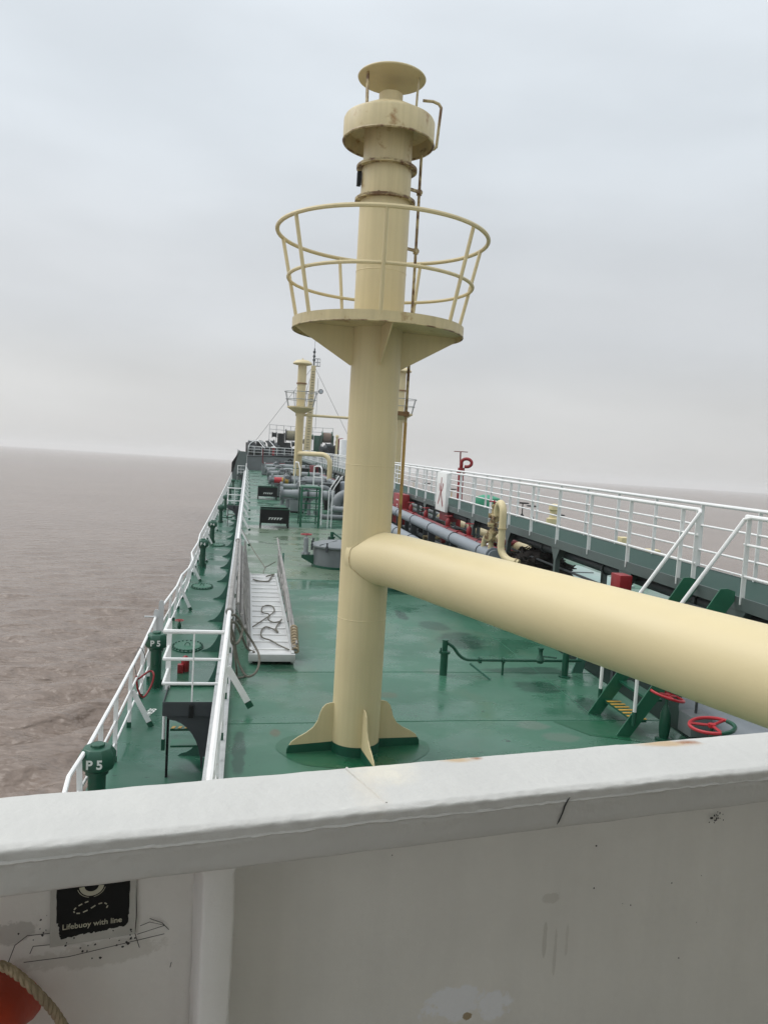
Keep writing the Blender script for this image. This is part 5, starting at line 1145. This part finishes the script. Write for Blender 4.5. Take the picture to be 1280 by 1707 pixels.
m = MB(); m.prism([(7.9, 16.4, .75), (9.0, 16.5, .75), (9.0, 19.6, .75), (7.9, 19.4, .75)], (0, 0, .05)); m.build('lid', 'teal_board', t, bevel=.01)
m = MB(); m.bx(7.95, 8.95, 16.6, 19.3, 0, .745); m.build('box', 'darkgrey', t, smooth=False)
for i, (x, y, hz, lab) in enumerate(((7.0, 14.0, .95, 'black valve under the walkway left of the pale green cover'), (6.9, 13.1, .75, 'smaller black valve under the walkway by the walkway leg'))):
    wheel_valve('dark_valve', lab, (x, y, 0), hz, .16, 'black', 'black', 'black valves under the walkway', body=.12)
for i, (x, y, z_, lab) in enumerate(((6.3, 13.6, .45, 'black'), )):
    pipe_run('drain_pipe', 'thin grey drain pipe under the near side of the walkway', [(6.75, 7, .42), (6.75, 16, .42)], .06, 'grey')
pipe_run('drain_pipe', 'thick grey pipe under the thick cream pipe at the right, beside the red handwheels', [(6.28, 3.0, .30), (6.28, 9.6, .30)], .24, 'pipe_grey', seg=24)
for k in range(5):
    x = 6.9 + .28 * k
    pipe_run('stripping_line', 'dark pipe under the middle of the walkway, one of a row of five', [(x, 19 + k, .35), (x, 70, .35)], .08, 'darkgrey' if k % 2 else 'grey', group='row of dark pipes under the walkway', sup=[(x, 22 + 4 * i + k, .35) for i in range(5)], seg=10)
rn = random.Random(3)
for k in range(10):
    x, y = rn.uniform(6.8, 8.6), 20 + 2.1 * k + rn.uniform(-.4, .4)
    wheel_valve('line_valve', 'valve with small handwheel among the pipes under the walkway, %s from the camera' % ('first', 'second', 'third', 'fourth', 'fifth', 'sixth', 'seventh', 'eighth', 'ninth', 'tenth')[k], (x, y, 0), rn.uniform(.8, 1.3), .15,
                ('darkgrey', 'black', 'red_dark', 'grey')[k % 4], ('black', 'red', 'black', 'lightgrey')[k % 4], 'valves among the walkway pipes', body=.10)
for k in range(7):
    y = 18.3 + 2.4 * k
    pipe_run('cross_line', 'athwart pipe crossing low under the walkway, %s of seven from the camera' % ('first', 'second', 'third', 'fourth', 'fifth', 'sixth', 'last')[k], [(6.0, y, .75 + .1 * (k % 3)), (8.8, y, .75 + .1 * (k % 3))], (.07, .05, .10)[k % 3], ('darkgrey', 'grey', 'red_dark', 'beige_rust')[k % 4], fl=[((6.9, y, .75 + .1 * (k % 3)), (1, 0, 0))], group='cross pipes under the walkway', seg=10)
# sounding pipe and its long line on the open deck
t = thing('filling_pipe', 'dark green pipe stub with curved branch along the open deck', 'pipe', (3.32, 12.04, 0))
m = MB(); m.lathe([(.062, 0), (.062, .36), (.092, .36), (.092, .395), (.045, .40), (.045, .57), (.055, .57), (.055, .585)], (3.31, 12.04, 0), 16); m.lathe([(.014, .38), (.014, .46)], (3.235, 12.0, 0), 6); m.build('stub', 'green', t)
m = MB(); m.tube(spline([(3.34, 12.04, .535), (3.45, 12.04, .46), (3.56, 12.04, .33), (3.68, 12.04, .26), (3.85, 12.04, .25), (4.1, 12.04, .25)], 6) + [Vector((5.7, 12.04, .25))], .026, 8); m.build('branch', 'green', t)
for x in (3.92, 4.32):
    m = MB(); m.lathe([(.055, -.02), (.055, .02)], (x, 12.04, .25), 12, axis=(1, 0, 0)); m.bar((x, 12.04, 0), (x, 12.04, .22), .03, .03) if x > 4 else None; m.build('coupling', 'green', t, smooth=False)
m = MB(); m.lathe([(.05, .22), (.075, .27), (.05, .33), (.035, .36), (.035, .44), (.05, .45), (.05, .48)], (4.95, 12.0, 0), 12); m.tube([(4.97, 11.98, .34), (5.2, 11.9, .335)], .014, 6); m.build('cock', 'green', t)
m = MB(); m.bar((3.74, 12.0, .20), (4.02, 11.75, .01), .02, .03); m.build('strut', 'green_fin', t, smooth=False)
t = thing('short_post', 'short dark green post on a round foot under the thick cream pipe', 'post', (5.38, 11.95, 0))
m = MB(); m.lathe([(.10, 0), (.10, .02), (.055, .025), (.055, .62), (.04, .64)], (5.38, 11.95, 0), 14); m.build('post', 'green', t)
t = thing('pipe_bracket', 'slanted green bracket beside the short green post', 'bracket', (5.75, 12.2, 0))
m = MB(); m.prism([(5.62, 12.2, 0), (5.82, 12.2, 0), (5.92, 12.2, .5), (5.80, 12.2, .5)], (0, .04, 0)); m.build('plate', 'green_fin', t, smooth=False)
# the two red handwheels by the bulwark
wheel_valve('deck_valve', 'dark green valve post with bright red handwheel beside the stair', (5.58, 9.15, 0), .60, .215, 'green', 'red_bright', 'deck valves with red handwheels', body=.075, tilt=.25)
t = wheel_valve('deck_valve', 'large red handwheel with a green painted edge, nearest the white bulwark', (5.22, 7.62, 0), .76, .235, 'green', 'red_bright', 'deck valves with red handwheels', body=.075, tilt=-.12)
m = MB(); m.tube([V(5.22, 7.62, .758) + (V(math.cos(.12), 0, math.sin(.12)) * math.cos(a) + V(0, 1, 0) * math.sin(a)) * .235 for a in [R(-100 + 115 * i / 12) for i in range(13)]], .0235, 8); m.build('green_edge', 'green', t)
t = thing('grey_gearbox', 'small grey box behind the red handwheel post', 'box', (5.85, 8.95, 0))
m = MB(); m.bx(5.70, 6.0, 8.75, 9.05, .18, .45); m.build('housing', 'grey', t, bevel=.02)
m = MB(); m.cyl((5.85, 8.9, .0), (5.85, 8.9, .18), .05, 10); m.cyl((5.85, 8.9, .45), (5.85, 8.9, .62), .018, 8); m.build('post', 'darkgrey', t)
# shade under the walkway, painted as a near-black sheet on the deck
m = MB(); m.add([(5.95, 8.3, .006), (9.2, 8.3, .006), (9.2, 75, .006), (6.1, 75, .006)], [(0, 1, 2, 3)]); tag(m.build('shade_sheet', 'walkway_shade'), 'painted shade on the deck under the walkway', kind='structure')

# ================================================================== STARBOARD SIDE, SEEN THROUGH THE RAILS
t = thing('fire_monitor', 'tall red fire monitor standing beyond the walkway', 'fire monitor', (8.1, 28.6, 0))
m = MB(); m.lathe([(.11, 0), (.11, 2.9), (.17, 2.92), (.17, 2.98), (.13, 3.0), (.13, 3.12)], (8.05, 28.6, 0), 16); m.build('riser', 'red', t)
m = MB(); c = Vector((8.20, 28.45, 3.32)); P = [c + Vector((.17 * math.cos(a), -.10 * math.cos(a), .15 * math.sin(a))) for a in [R(190 - 300 * i / 16) for i in range(17)]]; m.tube([(8.05, 28.6, 3.05)] + P, .062, 10); m.build('bent_head', 'red', t)
m = MB(); m.cyl((8.0, 28.6, 3.1), (7.98, 28.6, 3.72), .028, 8); m.bar((7.72, 28.6, 3.73), (8.26, 28.6, 3.73), .04, .03); m.build('tiller', 'red_dark', t)
t = thing('covered_reel', 'object under a bright green cover beyond the walkway, right of the red monitor', 'cover', (9.9, 30, 0))
m = MB(); m.lathe([(.55, 1.2), (.6, 1.7), (.5, 1.95), (.2, 2.05), (.02, 2.07)], (9.6, 30, 0), 18); m.build('cover', 'tarp', t)
m = MB(); m.bx(9.1, 10.1, 29.6, 30.4, 0, 1.2); m.build('stand', 'darkgrey', t, smooth=False)
for i, (x, y, hz, mat, lab) in enumerate(((10.2, 27.5, 1.95, 'black', 'black valve beyond the walkway, right of the cream relief valve'), (10.9, 28.3, 1.8, 'black', 'second black valve beyond the walkway, right of the cream relief valve'), (12.3, 29, 1.45, 'grey', 'grey valve beyond the walkway near the far ship side'), (9.4, 40, 2.0, 'black', 'black valve beyond the walkway, left of the fire board'), (10.0, 37, 1.9, 'yellow', 'yellow valve beyond the walkway, left of the fire board'), (9.8, 45, 1.9, 'beige', 'cream valve beyond the walkway, farthest left of the fire board'))):
    wheel_valve('far_valve', lab, (x, y, 0), hz, .22, mat, 'black', 'valves on the far side of the walkway', body=.16)
t = thing('far_vent', 'cream vent pipe on the far ship side', 'vent', (16.6, 38, 0))
m = MB(); m.lathe([(.35, -.0), (.35, .7), (.22, .75), (.2, 1.1), (.28, 1.15), (.25, 1.4), (.05, 1.45)], (15.2, 36.5, 0), 14); m.build('pipe', 'beige', t)
for i, (x, y, lab) in enumerate(((15.4, 29.5, 'left of two cream boxes on the far ship side, above the walkway'), (15.5, 27.3, 'right of two cream boxes on the far ship side, above the walkway'))):
    m = MB(); m.bx(x - .2, x + .2, y - .25, y + .25, 0, .62 if i == 0 else .42); tag(m.build('far_box', 'beige', bevel=.03), lab, 'box', 'cream boxes on the far side')
railing('far_rail', 'white rail along the far side of the ship, seen past the walkway', 'railing', [(17.3, 10), (17.3, 60), (17.2, 99)], -1.2, (1.15, .75, .35), [10.5 + 1.6 * i for i in range(56)], None)
for i in range(5):
    pipe_run('far_pipe', 'grey pipe on the cargo deck beyond the walkway, one of a row', [(8.9 + .9 * i, 24 + i, .5), (8.9 + .9 * i, 90, .5)], .12, 'grey' if i % 2 else 'darkgrey', group='pipes beyond the walkway', seg=10)

# ================================================================== BRIDGE FRONT BULWARK
BU, BN, BP = Vector((.987, .162, 0)).normalized(), Vector((-.162, .987, 0)).normalized(), Vector((-.408, 1.44, 2.94))
def bw(u, n, z): return BP + BU * u + BN * n + Vector((0, 0, z - BP.z))
t = thing('white_bulwark', 'thick white painted steel bulwark with flat cap rail across the foreground', 'bulwark', (0.3, 1.5, 1.79))
# cap rail: rounded, hand-painted section with a ragged weld bead along the near edge
sec = []
W, Hc, rd = .200, .078, .007
def rc(cx, cz, a0): return [(cx + rd * math.cos(R(a)), cz + rd * math.sin(R(a))) for a in (a0, a0 + 30, a0 + 60, a0 + 90)]
sec += rc(0 - rd, -rd, 0)[::1]                       # far top corner (n, z)
sec += [(-.03, .0005), (-.06, .001), (-.09, .001), (-.12, .001), (-.15, .001), (-.172, .0015), (-.180, .003), (-.188, .0025)]
sec += rc(-W + rd, -rd, 90)
sec += [(-W, -.020), (-W - .0015, -.026), (-W - .001, -.032), (-W, -.044), (-W, -.058)]
sec += rc(-W + rd, -Hc + rd, 180)
sec += [(-W + .03, -Hc), (-.03, -Hc), (0, -Hc)]
vs, fs = [], []; U0, U1, NU = -1.6, 3.2, 700
ns = len(sec)
for i in range(NU + 1):
    u = U0 + (U1 - U0) * i / NU
    for j, (n_, z_) in enumerate(sec):
        q = Vector((u * 9, n_ * 14, z_ * 14)); d1 = noise.noise(q) * .0014 + noise.noise(q * 4.3) * .0006
        near = 1.0 if 10 <= j <= 18 else .55
        bead = noise.noise(Vector((u * 42, j * .7, 3))) * .0013 * near
        p = bw(u, n_, BP.z + z_ + d1 + bead) - BN * (noise.noise(q + Vector((5, 5, 5))) * .0013 + bead)
        vs.append(p)
for i in range(NU):
    for j in range(ns):
        fs.append((i * ns + j, i * ns + (j + 1) % ns, (i + 1) * ns + (j + 1) % ns, (i + 1) * ns + j))
rustc, ochre = (.30, .115, .035), (.50, .33, .15)
def stain(u, n, rx, ry, c, amt): p = bw(u, n, BP.z); return ((p.x - .3, p.y - 1.5, p.z - 1.79), rx, ry, c, amt)
M['cap_white'] = bulwark_mat('white_cap_paint', (.56, .555, .53), [stain(1.44, -.022, .14, .035, ochre, .8), stain(1.50, -.024, .05, .025, rustc, .95), stain(.90, -.012, .08, .025, ochre, .75), stain(.94, -.012, .025, .015, rustc, .9), stain(.72, -.03, .12, .12, (.70, .66, .56), .8), stain(.66, -.11, .06, .2, (.66, .6, .5), .35)])
m = MB().add(vs, fs); m.build('cap_rail', 'cap_white', t, angle=60)
bead = []
for i in range(900):
    u = U0 + (U1 - U0) * i / 899
    bead.append(bw(u, -W + .0018, BP.z - .0215 - .0025 * noise.noise(Vector((u * 4, 1, 1))) - .002 * noise.noise(Vector((u * 23, 2, 1))) - .0015 * noise.noise(Vector((u * 70, 3, 1)))))
m = MB(); m.tube(bead, [.0040 + .0018 * noise.noise(Vector((i * .09, 7, 2))) + .0012 * noise.noise(Vector((i * .37, 5, 2))) for i in range(900)], 6); m.build('weld_bead', 'cap_white', t)
# joint in the cap
m = MB(); m.tube([bw(.645 + .004 * i + .004 * noise.noise(Vector((i, 0, 0))), -.008 - .024 * i, BP.z + .0015) for i in range(8)], .0028, 6); m.build('weld_seam', 'cap_white', t)
def pst(u, z_, ru, rz, c, amt): p = bw(u, -.028, z_); return ((p.x - .3, p.y - 1.5, p.z - 1.79), ru, 9.0, c, amt, rz)
M['post_white'] = bulwark_mat('post_white_paint', (.78, .775, .75), [])
M['plate_white'] = bulwark_mat('aged_white_plate_paint', (.80, .79, .75), [pst(.92, 2.385, .15, .085, (.86, .88, .92), .9), pst(1.02, 2.36, .09, .07, (.86, .88, .92), .9), pst(.955, 2.35, .025, .02, (.33, .24, .12), .9), pst(1.14, 2.50, .012, .10, (.36, .34, .28), .3), pst(1.17, 2.47, .010, .12, (.36, .34, .28), .25), pst(1.20, 2.49, .010, .10, (.36, .34, .28), .2), pst(1.15, 2.60, .05, .03, (.40, .38, .32), .3), pst(.16, 2.63, .30, .05, (.45, .43, .37), .35), pst(.02, 2.70, .09, .05, (.40, .39, .36), .6)], .035)
pv, pf = [], []; nu, nzv = 160, 50
for i in range(nu + 1):
    for k in range(nzv + 1):
        u = U0 + (U1 - U0) * i / nu; z_ = 1.80 + (2.865 - 1.80) * k / nzv
        pv.append(bw(u, -.028 + .004 * noise.noise(Vector((u * 2.2, z_ * 2.2, 0))) + .0012 * noise.noise(Vector((u * 11, z_ * 11, 2))), z_))
for i in range(nu):
    for k in range(nzv):
        a = i * (nzv + 1) + k; pf.append((a, a + nzv + 1, a + nzv + 2, a + 1))
o = len(pv); pv += [bw(U0, -.014, 1.80), bw(U1, -.014, 1.80), bw(U1, -.014, 2.865), bw(U0, -.014, 2.865)]; pf.append((o, o + 1, o + 2, o + 3))
m = MB().add(pv, pf); m.build('plate', 'plate_white', t, angle=60)
for u0, lab in ((.342, 0), (-.75, 1), (2.1, 1)):
    vs, fs = [], []; sec2 = [(.0, -.03), (.0, -.154), (.002, -.158), (.006, -.160), (.052, -.160), (.056, -.158), (.058, -.154), (.058, -.03)]; nk = 60
    for k in range(nk + 1):
        z_ = 1.79 + (2.866 - 1.79) * k / nk
        fl = .011 * max(0, (z_ - 2.835) / .031)
        for j, (a, b) in enumerate(sec2):
            q = Vector((u0 + a, b, z_)) * 16; dd = noise.noise(q) * .0022 + noise.noise(q * 3) * .0009
            vs.append(bw(u0 + a + dd + (fl if a > .03 else -fl), b - dd - fl * .4, z_))
    n2 = len(sec2)
    for k in range(nk):
        for j in range(n2): fs.append((k * n2 + j, k * n2 + (j + 1) % n2, (k + 1) * n2 + (j + 1) % n2, (k + 1) * n2 + j))
    m = MB().add(vs, fs); m.build('stiffener', 'post_white', t, angle=60)
# scratches and repairs on the paint
m = MB(); P = [(1.056, -.012), (1.050, -.018), (1.044, -.030), (1.040, -.044), (1.033, -.060), (1.031, -.066)]
L = [bw(u, -.2022, BP.z + z_) for u, z_ in P]; Rr = [bw(u + w_, -.2022, BP.z + z_) for (u, z_), w_ in zip(P, (.0005, .0035, .0035, .003, .0035, .0005))]
m.prism(L + Rr[::-1], -BN * .0012); m.build('scratch', 'scratch', t, smooth=False)
def wall_poly(pts, name, mat, off=-.0345, th=.0012): 
    m = MB(); m.prism([bw(u, off, z_) for u, z_ in pts], -BN * th); return m.build(name, mat, t, smooth=False)
def scr(pts, w=.0008):
    m = MB(); m.tube([bw(u, -.0335, z_) for u, z_ in pts], w, 4); m.build('pencil_line', 'scratch', t, smooth=False)
for pts in ([(.02, 2.645), (.03, 2.675), (.05, 2.69), (.10, 2.688)], [(.055, 2.655), (.06, 2.668), (.10, 2.666)], [(.235, 2.760), (.238, 2.70), (.236, 2.665), (.245, 2.635)], [(.24, 2.662), (.29, 2.672), (.262, 2.683), (.245, 2.678)], [(.262, 2.690), (.285, 2.678), (.298, 2.662)], [(.045, 2.640), (.12, 2.638), (.22, 2.648), (.29, 2.655)], [(.305, 2.595), (.303, 2.585)], [(.232, 2.775), (.233, 2.75)], [(1.62, 2.80), (1.625, 2.79)], [(1.18, 2.79), (1.184, 2.787)]):
    scr(pts, .0007)
rn = random.Random(21)
for cu, cz, nn, sp in ((1.60, 2.745, 22, .012), (1.66, 2.82, 18, .012), (.088, 2.70, 14, .02), (.155, 2.66, 16, .03), (.22, 2.655, 12, .012), (1.4, 2.6, 6, .2), (1.0, 2.62, 5, .2)):
    m = MB()
    for i in range(nn):
        u, z_ = cu + rn.gauss(0, sp), cz + rn.gauss(0, sp * .7); s_ = rn.uniform(.0008, .003)
        m.prism([bw(u + s_ * math.cos(a) * rn.uniform(.6, 1.3), -.0342, z_ + s_ * math.sin(a) * rn.uniform(.6, 1.3)) for a in (0, 1.2, 2.5, 3.7, 5)], -BN * .0008)
    m.build('paint_chips', 'scratch', t, smooth=False)

# lifebuoy sign stuck on the plate, worn at the edges
M['pale_sign'] = paint('peeling_white_film', (.50, .50, .46), .6, .1, 20, .2)
t = thing('lifebuoy_sign', 'worn black sticker reading Lifebuoy with line under the cap rail', 'sign', tuple(bw(.16, -.036, 2.73)))
rn = random.Random(4); edge = []
def ragged(a, b, n, amp):
    return [(a[0] + (b[0] - a[0]) * i / n + rn.uniform(-amp, amp), a[1] + (b[1] - a[1]) * i / n + rn.uniform(-amp, amp)) for i in range(n)]
SX0, SX1, SZ0, SZ1 = .097, .224, 2.676, 2.80
edge = ragged((SX0, SZ1), (SX0 + .001, SZ0 + .035), 14, .0006) + ragged((SX0 + .001, SZ0 + .035), (SX0 + .010, SZ0), 12, .0022) + ragged((SX0 + .010, SZ0), (SX1 - .004, SZ0 + .008), 40, .0018) + ragged((SX1 - .004, SZ0 + .008), (SX1, SZ0 + .03), 8, .0018) + ragged((SX1, SZ0 + .03), (SX1, SZ1), 12, .0006)
m = MB(); m.prism([bw(u, -.0350, z_) for u, z_ in edge], -BN * .0006); m.build('black_panel', 'black', t, smooth=False)
m = MB(); m.prism([bw(u, -.0344, z_) for u, z_ in ((SX0 - .010, SZ1), (SX1 + .011, SZ1), (SX1 + .012, SZ0 - .012), (SX0 - .009, SZ0 - .014))], -BN * .0005); m.build('border', 'pale_sign', t, smooth=False)
def sbase(u, z_, n_=-.0362): return bw(u, n_, z_)
tb = Vector(t['_base'])
def sign_text(s, u, z_, size):
    o = sbase(u, z_) - tb
    return text_mesh(s, size, 'lettering', 'sign_ink', t, frame_mtx(o, BU, (0, 0, 1)), .0003, .012)
M['sign_ink'] = paint('faded_yellow_white_ink', (.50, .49, .38), .6, .1, 20, 0)
sign_text('Lifebuoy with line', .160, 2.6975, .0145)
cu_, cz_ = .157, 2.772
def ringp(r0, r1, a0, a1, n=28, sq=.92): return [(cu_ + r0 * math.cos(R(a0 + (a1 - a0) * i / n)), cz_ + sq * r0 * math.sin(R(a0 + (a1 - a0) * i / n))) for i in range(n + 1)] + [(cu_ + r1 * math.cos(R(a1 + (a0 - a1) * i / n)), cz_ + sq * r1 * math.sin(R(a1 + (a0 - a1) * i / n))) for i in range(n + 1)]
m = MB()
for seg in ((-175, -5), (5, 175)): m.prism([sbase(u, z_) for u, z_ in ringp(.0215, .0125, *seg)], -BN * .0004)
for seg in ((-165, -100), (-80, -15), (15, 80), (100, 165)): m.prism([sbase(u, z_) for u, z_ in ringp(.0250, .0240, *seg, n=14)], -BN * .0004)
m.build('ring_symbol', 'sign_ink', t, smooth=False)
m = MB(); pts = spline([(.152, 2.742, 0), (.140, 2.738, 0), (.129, 2.731, 0), (.128, 2.724, 0), (.138, 2.721, 0), (.153, 2.726, 0), (.168, 2.734, 0), (.180, 2.735, 0), (.186, 2.728, 0), (.178, 2.719, 0)], 8)
for i in range(0, len(pts) - 5, 7):
    a, b = pts[i], pts[i + 4]; d = (b - a).normalized(); nn = Vector((-d.y, d.x, 0)) * .0011
    m.prism([sbase(p.x, p.y) for p in (a + nn, b + nn, b - nn, a - nn)], -BN * .0004)
m.build('line_symbol', 'sign_ink', t, smooth=False)

# lifebuoy hung edge-on from the bulwark, lower left
t = thing('lifebuoy', 'orange lifebuoy with grab rope at the lower left corner', 'lifebuoy', tuple(bw(.02, -.12, 2.26)))
c = bw(-.034, -.11, 2.322)
axis = (BU * .95 - BN * .30).normalized()
up = Vector((0, 0, 1)); sd = axis.cross(up).normalized()
m = MB(); vs, fs = [], []
n1, n2, RJ, rw, rh = 64, 20, .262, .082, .058
for i in range(n1):
    a = 2 * math.pi * i / n1; rad = up * math.cos(a) + sd * math.sin(a)
    for j in range(n2):
        b = 2 * math.pi * j / n2; vs.append(c + rad * (RJ + rh * math.cos(b)) + axis * (rw * math.sin(b)))
for i in range(n1):
    for j in range(n2): fs.append((i * n2 + j, i * n2 + (j + 1) % n2, ((i + 1) % n1) * n2 + (j + 1) % n2, ((i + 1) % n1) * n2 + j))
m.add(vs, fs); m.build('ring', 'orange', t, angle=180)
RP = spline([bw(-.13, -.07, 2.64), bw(-.09, -.10, 2.69)] + [bw(u, -.12, z_) for u, z_ in ((-.038, 2.718), (.016, 2.698), (.046, 2.674), (.085, 2.624), (.109, 2.586), (.128, 2.54), (.136, 2.47), (.125, 2.38), (.08, 2.28), (.02, 2.24))], 16)
m = MB()
for ph in (0, math.pi * 2 / 3, math.pi * 4 / 3):
    Q = []
    for i, pt in enumerate(RP):
        d_ = (RP[min(i + 1, len(RP) - 1)] - RP[max(i - 1, 0)]).normalized(); e1 = d_.cross(BN).normalized(); e2 = d_.cross(e1)
        Q.append(pt + (e1 * math.cos(i * .5 + ph) + e2 * math.sin(i * .5 + ph)) * .0042)
    m.tube(Q, .0046, 6)
m.build('grab_rope', 'rope_tan', t)

M['warm_deck'] = paint('tan_deck_paint', (.31, .295, .265), .6, .15, 3, .2, 30)
# bridge deck and front, behind the camera
m = MB(); m.prism([bw(u, n_, 1.69) for u, n_ in ((-1.6, .0), (3.2, .0), (3.2, -2.39), (-1.6, -2.39))], (0, 0, .10)); tag(m.build('bridge_deck', 'warm_deck', smooth=False), 'wing deck the bulwark stands on', kind='structure')
t = thing('bridge_house', 'white bridge house with dark windows rising behind the bulwark', 'deckhouse', tuple(bw(2, -2.4, 1.792)))
m = MB(); m.prism([bw(u, n_, 1.792) for u, n_ in ((-1.6, -2.4), (16.5, -2.4), (16.5, -2.9), (-1.6, -2.9))], (0, 0, 9.0)); m.build('front_wall', 'house', t, smooth=False)
for i in range(13):
    m = MB(); m.prism([bw(-1.3 + 1.35 * i, -2.39, 2.60), bw(-.2 + 1.35 * i, -2.39, 2.60), bw(-.2 + 1.35 * i, -2.39, 3.75), bw(-1.3 + 1.35 * i, -2.39, 3.75)], BN * -.008); m.build('window', 'black', t, smooth=False)
m = MB(); m.prism([bw(u, n_, 1.792 + 2.75) for u, n_ in ((-1.6, -.95), (16.5, -.95), (16.5, -2.38), (-1.6, -2.38))], (0, 0, .12)); tag(m.build('shading_eave', 'house', smooth=False), 'unseen white overhang on the bridge house, stretched to block overhead light', 'eave')  # out of view; reach set to keep overhead light off the bulwark
m = MB(); m.prism([bw(u, n_, -1.19) for u, n_ in ((-1.5, -.06), (6.5, -.06), (6.5, -2.9), (-1.5, -2.9))], (0, 0, 2.87)); tag(m.build('wing_support', 'white', smooth=False), 'white deckhouse block under the bridge wing', 'deckhouse')

# ================================================================== HAZE
HAZE = 0.0004
if HAZE:
    m = MB(); s_ = 4000
    m.box((0, 0, 0), (2 * s_, 2 * s_, 30)); o = m.build('haze', 'white', smooth=False)
    o.rotation_mode = 'QUATERNION'; o.rotation_quaternion = SEA_Q; o.location = SEA_N * (SEA_Z + 13.6)
    hm = bpy.data.materials.new('sea_haze'); hm.use_nodes = True
    n_, l_ = hm.node_tree.nodes, hm.node_tree.links; n_.clear()
    vo = n_.new('ShaderNodeVolumePrincipled'); vo.inputs['Color'].default_value = (.96, .96, .96, 1); vo.inputs['Density'].default_value = HAZE; vo.inputs['Anisotropy'].default_value = 0.2
    oo = n_.new('ShaderNodeOutputMaterial'); l_.new(vo.outputs[0], oo.inputs['Volume'])
    o.data.materials.clear(); o.data.materials.append(hm)
    tag(o, 'sea haze', kind='stuff')
for o in bpy.data.objects:
    if '_base' in o: del o['_base']
